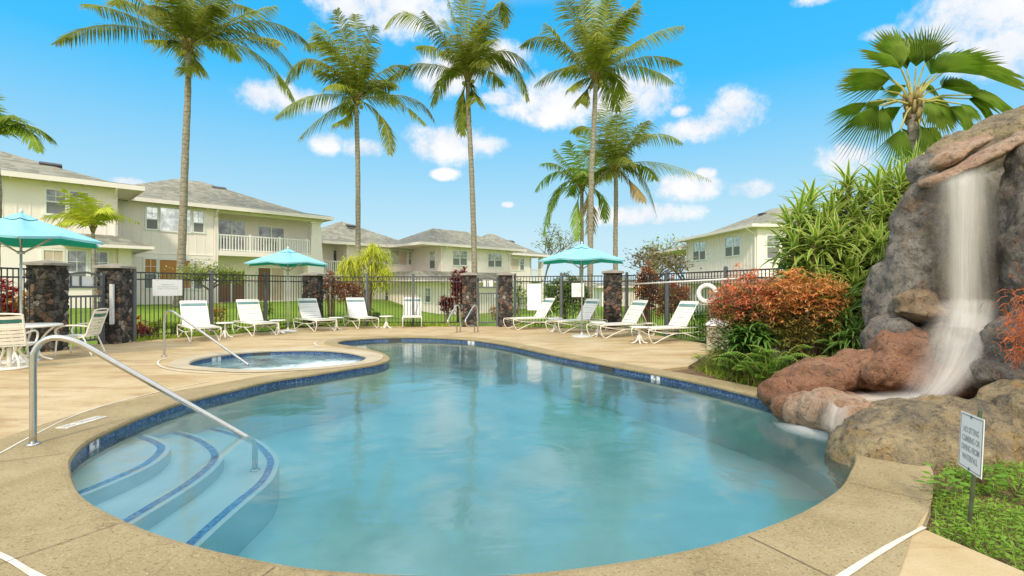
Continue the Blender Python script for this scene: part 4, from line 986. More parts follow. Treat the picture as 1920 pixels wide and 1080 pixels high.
hip(bE, fEe, sE(930)-2, fEe.hit(1034, 484)[0], -9, 0, ZC, 2.3); railing(bE, fE, sE(993)+.05, sE(1019)-.3, ze2, ze2+1.1, -.05)
window(bE, fE, 958, 485, 972, 506, 'plain', top='pale_blind', bot='pale_blind'); window(bE, fE, 975, 485, 982, 506, split=.45)
pk = fEe.hit(958, 454, -3.6); skylight(bE, fEe.pt(pk[0], pk[1], -3.6), (1, 1, 0), (.35, -.35, 1))
def downspout(par, fc, a, z0, z1, off=.06):
    b = MB().tube([fc.pt(a, z1, off+.62), fc.pt(a, z1-.1, off+.55), fc.pt(a, z1-.45, off), fc.pt(a, z1-.6, off), fc.pt(a, z0, off)], .045, 6); obj('downspout', b, 'cream_trim', par, world=True)
downspout(bA, fA, sA(215), .5, ZE-.12); downspout(bB, fB, sB(403), .3, ZE-.12); downspout(bD, fD, sD(830), -.6, ZC-.12); downspout(bD, fD, sD(954), -.6, ZC-.12)
# --- building F (right)
cF = V((15.5, 33.0)); dl = (V((14.3, 44.7))-cF).normalized()
fFl = Fac(cF+V((.6, .6)), dl, V((-dl.y, dl.x))); fFf = Fac(cF+V((.6, .6)), V((1, .08)), V((.08, -1)))
bF = thing('apartment_building', 'cream two storey building on the right behind the fence and orange bush', 'building', (19, 38, 0), 0, 'cream apartment buildings')
ZF = 5.5; zl = -.8
eL = fFl.hit(1287, 455)[0]
b = MB(); pF = [fFl.pt(0, 0), fFl.pt(eL, 0), fFl.pt(eL, 0)+V((11, .8, 0)), fFl.pt(0, 0)+V((11, .9, 0))]
b.add([V((p.x, p.y, zl)) for p in pF]+[V((p.x, p.y, ZF-.1)) for p in pF], [(0, 1, 5, 4), (1, 2, 6, 5), (2, 3, 7, 6), (3, 0, 4, 7), (4, 5, 6, 7)])
x = .3
while x < eL: fFl.box(b, x-.02, x+.02, 2.5, ZF-.12, 0, .018); x += .42
fFl.box(b, 0, eL, 2.15, 2.35, 0, .03); fFf.box(b, 0, 9, 2.15, 2.35, 0, .03); fFl.box(b, 0, eL, 2.35, 2.39, 0, .055); fFf.box(b, 0, 9, 2.35, 2.39, 0, .055)
obj('wall', b, 'cream_wall', bF, world=True)
def polyroof(par, P_, ze, rise, ridge, name='roof'):
    b = MB(); c_ = [V((p.x, p.y, ze+.06)) for p in P_]; r0, r1 = ridge
    rg = [V((r0.x, r0.y, ze+rise)), V((r1.x, r1.y, ze+rise))]
    def mid(p, r, f=.35, g=.2): q = p.lerp(r, f); q.z = ze+.06+(rise-.06)*g; return q
    m_ = [mid(c_[0], rg[0]), mid(c_[1], rg[1]), mid(c_[2], rg[1]), mid(c_[3], rg[0])]
    b.add(c_+m_+rg, [(0, 1, 5, 4), (1, 2, 6, 5), (2, 3, 7, 6), (3, 0, 4, 7), (4, 5, 9, 8), (5, 6, 9), (6, 7, 8, 9), (7, 4, 8)])
    rf = obj(name, b, 'shingle', par, world=True)
    fb = MB(); n = 4
    fb.band([V((p.x, p.y, ze-.13)) for p in c_], c_)
    ii = [p+(sum(c_, V())/4-p)*.01 for p in c_]; fb.band([V((p.x, p.y, ze-.13)) for p in ii], [V((p.x, p.y, ze-.13)) for p in c_])
    obj('fascia', fb, 'cream_trim', par, world=True)
    sb = MB().add([V((p.x, p.y, ze-.12)) for p in ii], [(0, 1, 2, 3)]); obj('soffit', sb, 'soffit', par, world=True)
    return rf
E0 = at(1410, 421, 33.0); E1 = at(1266, 452, 44.5)
E0 = V((E0.x, E0.y, 0)); E1 = V((E1.x, E1.y, 0))
polyroof(bF, [E0, E1, E1+V((13, .9, 0)), E0+V((13, .9, 0))], ZF, 2.05, (E0+V((5.8, 6.0, 0)), E1+V((6.0, -5.0, 0))))
window(bF, fFl, 1301, 455, 1311, 487, split=.5, top='glass_bright', bot='insect_screen'); window(bF, fFl, 1313, 455, 1323, 486, split=.5, bot='insect_screen')
window(bF, fFl, 1361, 446, 1373.5, 480, split=.5, bot='insect_screen'); window(bF, fFl, 1376, 445, 1388, 478, split=.5, bot='insect_screen')
window(bF, fFf, 1438, 442, 1460, 484, split=.5, top='glass_pane', bot='insect_screen')
# porch of F
se = fFl.hit(1206, 478, .7)[0]; zp = fFl.hit(1215, 476, .7)[1]
Pq = [fFl.pt(eL-.2, 0, .7), fFl.pt(se, 0, .7), fFl.pt(se, 0, .7)+V((7.5, .5, 0)), fFl.pt(eL-.2, 0, .7)+V((7.5, .5, 0))]
polyroof(bF, Pq, zp, 1.0, (Pq[0].lerp(Pq[3], .5), Pq[1].lerp(Pq[2], .5)+V((0, -3, 0))), 'porch_roof')
pc = fFl.pt(fFl.hit(1225, 500, -.2)[0], 0, -.2); obj('column', MB().box((pc.x, pc.y, zp/2-.7), (.8, .8, zp+1.1)), 'cream_trim', bF, world=True)
b = MB(); q0 = fFl.pt(-.8, 1.75, 1.1); q1 = fFl.pt(eL, 1.75, 1.1); b.add([q0, q1, fFl.pt(eL, 2.1, 0), fFl.pt(0, 2.1, 0), q0+V((12, .9, 0)), fFf.pt(10, 2.1, 0)], [(0, 1, 2, 3), (0, 3, 5, 4)]); obj('skirt_roof', b, 'shingle', bF, world=True)
downspout(bF, fFl, .15, 2.2, ZF-.12); downspout(bF, fFl, eL-.2, 2.2, ZF-.12)
obj('roof_vent', MB().box((at(1437, 403, 39).x, 39, at(1437, 403, 39).z), (1.0, .6, .25)), 'dark_vent', bF, world=True)
# distant low houses between
def far_house(px0, px1, Yd, zt, lab, seed):
    x0 = (px0-960)/F*Yd; x1 = (px1-960)/F*Yd; fc = Fac((x0, Yd), (1, 0), (0, -1)); L = x1-x0
    h = thing('house', lab, 'house', ((x0+x1)/2, Yd, -.8), 0, 'distant low houses')
    obj('wall', fc.box(MB(), 0, L, -.9, zt, -6, 0), 'cream_wall', h, world=True)
    hip(h, fc, -.6, L+.6, -6.6, .6, zt, 1.3)
    for k in range(int(L/3.2)):
        s = 1.2+k*3.2; b = fc.box(MB(), s, s+1.4, .1, zt-.5, .0, .03); w_ = obj('window', b, 'white_trim', h, world=True)
        mi = Matrix.Translation(h.location).inverted(); p = obj('pane', fc.box(MB(), s+.1, s+1.3, .2, zt-.6, .03, .04), 'glass_pane', w_); p.data.transform(mi)
far_house(1128, 1215, 62, 1.6, 'low distant house seen through the fence just right of the stone pillar', 1)
far_house(1040, 1118, 80, 1.9, 'low distant house behind the hedge and right umbrella', 2)

# ================================================================ PALMS
def gz2(x, y): return gz(x, y)-.03
def frond(b, rc, p0, p1, p2, L, n, rng, W=.05, droop=.7, pet=.10, hang=.35, r0=.03):
    P = lambda f: p0*(1-f)**2+p1*(2*f*(1-f))+p2*f*f
    pts = [P(i/12) for i in range(13)]; rc.tube(pts, [r0*(1-.85*i/12) for i in range(13)], 5)
    for i in range(n):
        f = pet+(1-pet)*(i+.5)/n; q = P(f); t_ = (P(min(1, f+.02))-P(f-.02)).normalized()
        sd_ = t_.cross(V((0, 0, 1))); sd_ = sd_.normalized() if sd_.length > .05 else V((1, 0, 0)); up = sd_.cross(t_)
        g = (f-pet)/(1-pet); l = L*(.55+.6*math.sin(math.pi*min(1, g*.85+.12)))*(1 if g < .8 else 1-.55*(g-.8)/.2)
        for s in (-1, 1):
            if rng.random() < .05: continue
            d = sd_*s*(.75+rng.uniform(-.12, .12))+t_*(.42+.5*g)+up*(.28-.25*g)+V((0, 0, -hang*rng.uniform(.5, 1.3)))
            b.leaf(q, d, up, l*rng.uniform(.8, 1.12), W*rng.uniform(.8, 1.2), droop*rng.uniform(.7, 1.4), 3)
def trunk(path, r0, r1, flare=1.5):
    pts = smooth_path(path, 8); n = len(pts); rr = []
    for i in range(n):
        f = i/(n-1); rr.append((r0+(r1-r0)*f)*(1+(flare-1)*math.exp(-f*14))*(1+.05*math.sin(i*2.1)))
    return MB().tube(pts, rr, 10)
def palm(label, Yd, base, mids, crown, tips, L, seed, r0, r1, extra=6, nl=52, mat='frond', W=.05, nuts=0, el=2.6):
    rng = random.Random(seed); cr = at(crown[0], crown[1], Yd); pb = at(base[0], base[1], Yd); pb.z = gz2(pb.x, Yd)-.1
    th = thing('palm_tree', label, 'palm tree', pb, 0, 'palm trees')
    tr = [pb]+[at(a, c_, Yd) for a, c_ in mids]+[cr+V((0, 0, -.1))]
    obj('trunk', trunk(tr, r0, r1), 'palm_trunk', th, True, True)
    bt = MB()
    for k in range(16):
        a = k*2.4; h = .9*(k/16); d = V((math.cos(a), math.sin(a), 0))
        kb = r1/.16; bt.tube([cr+d*r1*.6+V((0, 0, -.3+h*.4))*kb, cr+(d*.26+V((0, 0, .15+h*.5)))*kb, cr+(d*.48+V((0, 0, .5+h*.5)))*kb], [.10*kb, .07*kb, .03*kb], 6)
    obj('leaf_base', bt, 'palm_boot', th, True, True)
    for k in range(nuts):
        a = rng.uniform(0, 6.28); b = MB().lathe([(0, -.13), (.09, -.09), (.12, 0), (.09, .09), (0, .13)], cr+V((math.cos(a)*.3, math.sin(a)*.3, rng.uniform(-.35, -.1))), 8); obj('coconut', b, 'coconut', th, True, True)
    sc_ = Yd/F
    lst = []
    for tp in tips:
        tx, ty = tp[0], tp[1]; dy = rng.uniform(-1.0, 1.0)*sc_*60
        p2 = at(tx, ty, Yd)+V((0, dy, 0))
        if len(tp) > 2: p1 = at(tp[2], tp[3], Yd)*1; p1 = p1*2-(cr+p2)*.5; 
        else:
            m_ = cr.lerp(p2, .5); h = (p2-cr).length; up = max(-.1, (p2.z-cr.z)/h); p1 = m_+V((0, 0, h*(.30 if up < .6 else .1)))
            if up < -.5: p1 = m_+V(((p2.x-cr.x)*.35, 0, h*.3))
        lst.append((p1, p2))
    for k in range(extra):
        a = rng.uniform(0, 6.28); s_ = 1 if k % 2 else -1; e = rng.uniform(-.25, .9)
        d = V((math.cos(a)*.55, s_*.85, 0)); p2 = cr+d*el*rng.uniform(.8, 1.15)+V((0, 0, el*e)); lst.append((cr+d*el*.45+V((0, 0, el*(.35+.6*e))), p2))
    for p1, p2 in lst:
        b = MB(); rc = MB(); frond(b, rc, cr+V((0, 0, .1)), p1, p2, L, int(nl*1.25), rng, W*1.45)
        dry = p2.z < cr.z-1.8*L and rng.random() < .45; fo = obj('frond', b, 'frond_dry' if dry else mat, th, False, True); ro = obj('rachis', rc, 'rachis', fo)
        if dry: fo['label'] = 'dry brown hanging frond'
        ro.data.transform(Matrix.Translation(-V(pb)))
    return th
palm('tallest coconut palm on the left, trunk in front of the building beside the balcony', 24, (334, 566), [(341, 470), (347, 300), (352, 180)], (353, 92),
     [(85,73,215,48),(128,-12,240,28),(205,-50),(255,-75),(325,-110),(385,-110),(430,-60),(470,-25),(521,14,440,38),(548,132,470,62),(543,98,480,72),(528,170,470,95),(560,60,480,40),(312,102,325,78),(369,150,366,120),(300,20,320,50),(175,-20,255,10),(420,20,390,35)],
     .95, 1, .19, .125, 8, 62, nuts=3, el=4.5)
palm('coconut palm second from the left, rising through the drooping yellow tree', 32, (668, 585), [(671, 480), (671, 330), (669, 230)], (668, 190),
     [(507,214,590,180),(569,268,610,215),(529,155,590,112),(566,86,620,90),(590,70,640,110),(646,40),(670,30),(706,55),(700,75),(634,84),(747,110),(768,125,725,130),(815,228,765,182),(803,242,740,190),(745,304,715,220),(646,250,655,215),(690,120),(600,140)],
     1.15, 2, .17, .125, 10, 46, W=.06, nuts=3, el=3.6)
palm('coconut palm in the centre, leaning left, rising behind the far gate', 30, (890, 580), [(889, 470), (884, 320), (879, 220)], (877, 148),
     [(729,68,780,32),(800,38),(770,60),(729,150,790,120),(803,184,845,130),(835,-20),(860,-40),(885,-50),(915,-40),(948,28,930,10),(1003,142,945,96),(991,178,945,112),(866,246,868,190),(896,208,888,175),(830,20),(960,130,920,100),(905,60)],
     1.1, 3, .17, .125, 10, 46, W=.058, nuts=4, el=3.6)
palm('coconut palm right of the centre with the highest crown above the umbrella', 28, (1106, 568), [(1107, 470), (1109, 330), (1114, 230)], (1117, 150),
     [(977,72,1040,75),(1020,60,1060,90),(1003,158,1060,128),(1062,178,1092,150),(1083,206,1098,172),(1047,0,1080,50),(1070,-30),(1100,-45),(1124,-60),(1150,-50),(1172,-5),(1188,20),(1274,60,1205,75),(1283,112,1205,108),(1270,143,1190,125),(1172,170,1150,140),(1215,50),(1135,20)],
     1.0, 4, .17, .125, 9, 46, W=.055, nuts=4, el=3.4)
palm('shorter coconut palm immediately right of the highest crown, fronds swept right', 33, (1154, 575), [(1154, 520), (1154, 440), (1155, 370)], (1154, 318),
     [(1283,264,1215,255),(1180,162),(1140,178),(1128,190),(1077,237,1110,245),(1236,238,1190,260),(1311,350,1230,305),(1230,405,1200,330),(1105,330),(1095,400,1118,340),(1240,325,1200,310),(1195,385,1182,340),(1210,230),(1090,290)],
     1.15, 5, .17, .13, 8, 40, W=.06, el=3.2)
palm('young bright green palm tucked left of the two right hand palms', 42, (1090, 580), [(1090, 520), (1091, 460), (1091, 400)], (1091, 352),
     [(1006,352,1045,322),(1018,298,1050,312),(1040,280),(1062,272),(1094,258),(1022,440,1045,365),(1145,330),(1140,412,1125,365),(1080,450,1082,390),(1030,395,1055,345),(1120,290),(1110,440,1108,390)],
     1.2, 6, .18, .15, 4, 34, 'frond_young', W=.075, el=3)
palm('palm mostly outside the left frame edge, one broad frond reaching in', 17, (-14, 590), [(-10, 470), (-6, 360), (-12, 300)], (-20, 262),
     [(94,288,40,240),(60,232,20,222),(90,262,45,235),(-130,250),(-100,190),(-20,150),(20,200),(-90,330),(15,330)], .62, 7, .15, .11, 3, 34, 'frond_young', W=.06, el=1.6)
palm('small lime green palm in front of the left building windows', 19, (178, 600), [(177, 540), (176, 480), (175, 450)], (174, 432),
     [(108,412,140,402),(112,402,145,392),(222,404,200,392),(150,366),(165,364),(180,368),(218,410,195,400),(130,430,150,405),(188,380)], .55, 8, .07, .05, 2, 20, 'frond_lime', W=.06, el=.9)

# fan palm
def fan_leaf(b, rc, c0, tip_dir, up, pet, R_, rng, spread=100, nseg=34, droopy=.25):
    d = V(tip_dir).normalized(); upv = V(up); sd_ = d.cross(upv).normalized(); upn = sd_.cross(d).normalized()
    q = c0+d*pet+V((0, 0, pet*.12)); h = c0.lerp(q, .5)+V((0, 0, pet*.16)); rc.tube([c0, h, q], [.03, .02, .016], 6)
    for k in range(nseg):
        a0 = R(-spread+2*spread*k/nseg); a1 = R(-spread+2*spread*(k+1)/nseg); am = (a0+a1)/2
        def P(a, r, lift): 
            v = d*math.cos(a)*r+sd_*math.sin(a)*r; return q+v+upn*(lift-.10*abs(math.sin(a))*r*0)+V((0, 0, -droopy*r*r))+upn*(.18*math.cos(a*.9)*r*0-.16*r*(1-math.cos(a)))
        rl = R_*rng.uniform(.92, 1.06)*(1-.22*abs(am)/R(spread)); rs = rl*.42; pl = .08*R_
        vs = [q, P(a0, rs*.5, pl*.0), P(am, rs*.5, pl*.6), P(a1, rs*.5, 0), P(a0, rs, 0), P(am, rs, pl), P(a1, rs, 0), P(am+R(.4), rl, -.05*R_)+V((0, 0, -.05*R_*rng.random()))]
        b.add(vs, [(0, 1, 2), (0, 2, 3), (1, 4, 5, 2), (2, 5, 6, 3), (4, 7, 5), (5, 7, 6)], [(0, 0), (0, .3), (1, .3), (0, .3), (0, .7), (1, .7), (0, .7), (0, 1)])
Yf = 11.6; cr = at(1712, 205, Yf); pb = V((cr.x+.05, Yf, -.1))
th = thing('fan_palm', 'fan palm with broad pleated leaves behind the rock waterfall', 'palm tree', pb, 0)
obj('trunk', trunk([pb, pb.lerp(cr, .5)+V((.03, 0, 0)), cr], .14, .115, 1.2), 'palm_trunk', th, True, True)
bt = MB()
for k in range(16):
    a = k*2.4; z = -.35+.75*k/22; d = V((math.cos(a), math.sin(a), 0)); bt.tube([cr+d*.08+V((0, 0, z)), cr+d*.14+V((0, 0, z+.12)), cr+d*.17+V((0, 0, z+.28))], [.06, .045, .025], 5)
obj('leaf_base', bt, 'palm_boot', th, True, True)
rng = random.Random(5)
# (hub px, tip px) pairs for the blades
fans = [((1690,128),(1668,40),.2),((1735,118),(1768,35),-.2),((1718,125),(1722,28),.5),((1690,130),(1620,85),-.2),((1668,148),(1560,165),.1),((1758,138),(1865,80),-.3),((1770,135),(1905,100),.2),
        ((1625,192),(1545,235),.2),((1648,198),(1572,290),-.3),((1655,200),(1648,275),-.2),((1688,243),(1668,330),-.35),((1690,240),(1735,300),.1),((1745,190),(1782,258),-.4),((1745,188),(1812,222),.3),((1820,178),(1918,190),.2),
        ((1800,195),(1850,228),-.3),((1735,240),(1790,285),.5),((1700,160),(1640,185),.5),((1730,155),(1755,175),.5),((1665,190),(1600,200),.6),((1815,185),(1880,215),.5),((1675,150),(1590,120),.5),((1745,140),(1810,70),.6),((1700,130),(1665,60),.7),((1735,190),(1770,240),-.6),((1690,200),(1620,240),.6),((1765,165),(1850,150),.7),((1715,245),(1700,320),.4),((1780,200),(1850,250),.3),((1660,170),(1580,140),.7),((1725,235),(1760,310),-.2)]
for (hx, hy), (tx, ty), dy in fans:
    hub = at(hx, hy, Yf+dy*.8); tip = at(tx, ty, Yf+dy*1.6); d = tip-hub; b = MB(); rc = MB()
    up = V((rng.uniform(-.25, .25), -.75, .66)) if d.z > -.1 else V((d.x*.4, -.9, .35))
    fan_leaf(b, rc, hub, d, up, .0, d.length*(1.15 if d.z > .3 else .95), rng, spread=rng.uniform(27, 38), nseg=16, droopy=.10)
    s0 = cr+V((0, 0, .1)); rc2 = MB().tube([s0, s0.lerp(hub, .5)+V((0, 0, .10)), hub], [.03, .02, .015], 6)
    fo = obj('fan_leaf', b, 'fan_leaf', th, False, True); k = obj('petiole', rc2, 'rachis', fo); k.data.transform(Matrix.Translation(-V(pb)))

# ================================================================ TREES AND SHRUBS
def branch_tree(name, label, cat, base, h, spread, seed, leafm, nleaf, lsize, stemr=.07, group=None, levels=4, flat=1.0, barkm='bark', start=.35, lw=.5, droop=.2, clus=.22, nt=3):
    rng = random.Random(seed); base = V(base); th = thing(name, label, cat, base, 0, group); tb = MB(); ends = []
    def grow(p, d, l, r, lv):
        q = p+d*l*.5+V((rng.uniform(-1, 1), rng.uniform(-1, 1), 0))*l*.06; e = p+d*l
        tb.tube([p, q, e], [r, r*.85, r*.68], 5, False)
        if lv == 0 or l < .12: ends.append((e, d)); return
        k = nt if lv > 1 else 2
        for i in range(k):
            a = rng.uniform(0, 6.28); s_ = spread*rng.uniform(.7, 1.3)
            nd = (d+V((math.cos(a)*s_, math.sin(a)*s_, rng.uniform(-.1, .35)*flat))).normalized(); grow(e, nd, l*rng.uniform(.62, .85), r*.66, lv-1)
        if lv < levels-1: ends.append((e, d))
    grow(base, V((rng.uniform(-.1, .1), 0, 1)).normalized(), h*start, stemr, levels)
    obj('trunk', tb, barkm, th, True, True)
    lb = MB()
    for i in range(nleaf):
        e, d = rng.choice(ends); p = e+V((rng.gauss(0, clus), rng.gauss(0, clus), rng.gauss(0, clus*.6)))*h*.2
        dd = V((rng.uniform(-1, 1), rng.uniform(-1, 1), rng.uniform(-.3, .8))); lb.leaf(p, dd, V((rng.uniform(-.4, .4), rng.uniform(-.4, .4), 1)), lsize*rng.uniform(.6, 1.3), lsize*lw, droop, 2, 0, None, True)
    obj('crown', lb, leafm, th, False, True); return th
def gpt(px, Yd, dz=0): x = (px-960)/F*Yd; return V((x, Yd, gz2(x, Yd)+dz))
branch_tree('plumeria_tree', 'sparse small leafy tree with crooked branches in front of the patio doors', 'tree', gpt(395, 23), 2.9, 1.15, 3, 'tree_leaf', 2400, .12, .08, None, 4, .5, start=.27, nt=4, clus=.42)
branch_tree('plumeria_tree', 'wide open branched tree with rusty leaves left of the right building', 'tree', gpt(1205, 37, -.1), 6.3, .95, 12, 'rust_leaf', 850, .26, .12, None, 5, .6, start=.30, clus=.30)
branch_tree('plumeria_tree', 'green leaved open tree behind the right hand porch', 'tree', gpt(1290, 52, -.1), 8.6, .95, 21, 'tree_leaf', 900, .34, .16, None, 5, .6, start=.30, clus=.3)
branch_tree('plumeria_tree', 'thin distant tree top behind the end of the middle building', 'tree', gpt(1022, 66, -.1), 7.2, .6, 9, 'tree_leaf', 900, .3, .15, None, 4, .5, start=.45)
# drooping yellow tree
rng = random.Random(8); b0 = gpt(690, 24); th = thing('yellow_tree', 'bright yellow drooping tree behind the fence beside the second palm', 'tree', b0)
tb = MB()
for k in range(5):
    a = k*1.3; tb.tube(smooth_path([b0+V((math.cos(a)*.08, math.sin(a)*.08, 0)), b0+V((math.cos(a)*.15, math.sin(a)*.15, .9)), b0+V((math.cos(a)*.45, math.sin(a)*.4, 1.9))], 3), [.07]*7, 5)
obj('trunk', tb, 'bark', th, True, True)
b = MB(); cl = [at(px, py, 24+rng.uniform(-.5, .5)) for px, py in ((702, 470), (716, 482), (690, 480), (676, 492), (656, 492), (646, 508), (712, 505), (724, 515), (668, 512), (700, 500), (716, 535), (692, 520), (650, 525))]
for k in range(1700):
    c0 = rng.choice(cl); p = c0+V((rng.gauss(0, .12), rng.gauss(0, .22), rng.gauss(-.05, .14)))
    d = V((rng.uniform(-.8, .8), rng.uniform(-.8, .8), rng.uniform(.5, 2.2))); b.leaf(p, d, V((0, 0, 1)), rng.uniform(.35, 1.0), .05, 3.0, 5)
obj('crown', b, 'yellow_strand', th, False, True)
def strap_bush(name, label, cat, base, rx, ry, h, n, leafm, L, W, seed, droop=.9, group=None, stems=8, zlow=.25, lowm=None, dome=.5, per=9):
    rng = random.Random(seed); base = V(base); th = thing(name, label, cat, base, 0, group); sb = MB(); b = MB(); lo = MB()
    for k in range(stems):
        a = rng.uniform(0, 6.28); rr = rng.random()**.6
        sb.tube(smooth_path([base+V((math.cos(a)*rr*rx*.3, math.sin(a)*rr*ry*.3, 0)), base+V((math.cos(a)*rr*rx*.45, math.sin(a)*rr*ry*.45, h*.45)), base+V((math.cos(a)*rr*rx*.8, math.sin(a)*rr*ry*.8, h*.85*(1-dome*rr*rr)))], 3), [.022]*4+[.012]*3, 5)
    obj('stems', sb, 'stem', th, True, True)
    for k in range(n):
        a = rng.uniform(0, 6.28); rr = rng.random()**.5; zt = h*(1-dome*rr*rr)*(1+.22*N.noise(V((math.cos(a)*rr*3.2, math.sin(a)*rr*3.2, seed)))); f = rng.random()**.55; z = zt*(zlow+(1-zlow)*f)
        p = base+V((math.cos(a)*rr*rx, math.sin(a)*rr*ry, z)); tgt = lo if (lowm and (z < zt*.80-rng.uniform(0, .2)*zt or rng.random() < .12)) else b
        for j in range(per):
            a2 = rng.uniform(0, 6.28); d = V((math.cos(a2), math.sin(a2), rng.uniform(.1, 1.4))); tgt.leaf(p, d, V((0, 0, 1)), L*rng.uniform(.6, 1.2), W, droop, 3 if L > .12 else 2)
    obj('foliage', b, leafm, th, False, True)
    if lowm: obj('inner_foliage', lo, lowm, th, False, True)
    return th
g_ = 'russet shrubs behind the fence'
strap_bush('shrub', 'russet brown shrub just right of the lava pillar behind the fence', 'shrub', gpt(620, 21.5), .55, .5, 1.85, 420, 'russet_leaf', .16, .05, 31, .8, g_, 12, .5, None, .3, 7)
strap_bush('shrub', 'rounder rusty shrub between the pillar and the yellow tree', 'shrub', gpt(657, 21.5), .55, .5, 1.65, 420, 'russet_leaf', .16, .05, 32, .8, g_, 12, .55, None, .3, 7)
strap_bush('shrub', 'tall maroon plant behind the fence left of the grab rails', 'shrub', gpt(863, 22), .40, .4, 2.25, 260, 'maroon_leaf', .30, .08, 33, .7, None, 6, .15, None, .2, 6)
strap_bush('shrub', 'small maroon plant at the foot of the tall maroon one', 'shrub', gpt(838, 21), .28, .3, 1.1, 90, 'maroon_leaf', .26, .08, 34, .7, None, 5, .3, None, .2, 6)
strap_bush('shrub', 'tall russet shrub behind the right fence, left of the life ring', 'shrub', gpt(1215, 16.2), .40, .5, 2.1, 420, 'russet_leaf', .17, .055, 35, .8, None, 12, .35, None, .25, 7)
strap_bush('shrub', 'second russet shrub directly left of the life ring', 'shrub', gpt(1262, 15.4), .50, .5, 1.75, 460, 'russet_leaf', .17, .055, 36, .8, None, 12, .35, None, .3, 7)
strap_bush('shrub', 'dark green hedge shrub behind the small notice', 'shrub', gpt(1062, 27), 1.2, .8, 2.35, 900, 'hedge_leaf', .32, .06, 37, .8, None, 10, .05, None, .35, 8)
strap_bush('shrub', 'thin light green shrub behind the tall blank board', 'shrub', gpt(974, 22), .35, .3, 1.8, 160, 'lime_leaf', .2, .05, 38, .8, None, 6, .15, None, .3, 6)
strap_bush('shrub', 'bright green strappy plant behind the fence under the life ring', 'shrub', gpt(1345, 13.6), .65, .6, 1.05, 220, 'fern', .38, .04, 39, .9, None, 6, .1, None, .3, 8)
strap_bush('shrub', 'golden yellow shrub behind the left fence', 'shrub', gpt(38, 14.5), .55, .6, 1.35, 420, 'gold_leaf', .17, .05, 40, .6, None, 8, .1, None, .35, 7)
strap_bush('shrub', 'red leaved plant at the far left behind the fence', 'shrub', gpt(2, 13.5), .35, .4, 1.75, 140, 'red_leaf', .28, .07, 41, .8, None, 6, .3, None, .25, 6)
for k, (px, Yd, hh, mt, lab) in enumerate(((252, 13.9, .75, 'red_leaf', 'red tipped plant at the fence foot beside the second lava pillar'), (268, 14.3, .35, 'maroon_leaf', 'low dark red plant at the fence foot left of the hot tub rail'),
        (292, 14.9, .5, 'lime_leaf', 'yellow green plant at the fence foot behind the hot tub rail'), (325, 15.4, .4, 'lime_leaf', 'yellow green plant behind the first lounge chair'), (408, 17.0, .75, 'gold_leaf', 'orange flecked plant behind the fence between the first two lounge chairs'),
        (498, 18.4, .7, 'lime_leaf', 'pale plant behind the fence between second and third lounge chairs'), (700, 20.2, .6, 'hedge_leaf', 'green plant at the foot of the yellow tree'), (926, 25, .7, 'gold_leaf', 'orange flowering plant seen through the far gate'), (958, 22.5, .7, 'hedge_leaf', 'dark green plant beside the right gate pillar'))):
    strap_bush('small_plant', lab, 'plant', gpt(px, Yd), .28, .25, hh, 70, mt, .18, .04, 60+k, .7, None, 4, .1, None, .4, 7)
# low edging plants along the fence (ground cover)
rng = random.Random(77); b = MB()
for (p0, p1, n) in (((-9.85, 13.4), (-7.3, 18.8), 1500), ((-7.2, 18.9), (-1.9, 18.6), 1100), ((.1, 18.45), (3.2, 17.3), 400), ((-10.6, 9.5), (-10.4, 11.0), 350)):
    p0 = V(p0); p1 = V(p1); d = (p1-p0).normalized(); nn = V((-d.y, d.x))
    for k in range(n):
        p = p0.lerp(p1, rng.random())+nn*rng.uniform(-.10, .45); b.leaf((p.x, p.y, -.03), (rng.uniform(-1, 1), rng.uniform(-1, 1), 1.4), (0, 0, 1), rng.uniform(.12, .34), .035, 1.0, 3)
tag(obj('edging_plants', b, 'lime_leaf'), 'low bright green ground cover along the foot of the fence', 'ground cover', None, 'stuff')
# distant tree line
rng = random.Random(99)
b = MB()
for k in range(5200):
    x = rng.uniform(-30, 130); yy = 105+rng.uniform(-4, 12); hmax = 3.2+1.8*N.noise(V((x*.13, 0, 0)))+1.2*N.noise(V((x*.5, 3, 0))); p = V((x, yy, -1+rng.random()*max(.8, hmax)))
    b.leaf(p, (rng.uniform(-1, 1), rng.uniform(-1, 1), rng.uniform(-.2, .8)), (0, 0, 1), rng.uniform(.8, 1.6), .9, .3, 2, 0, None, True)
tag(obj('far_trees', b, 'hedge_leaf'), 'far belt of low green trees behind the distant houses', 'trees', None, 'stuff')

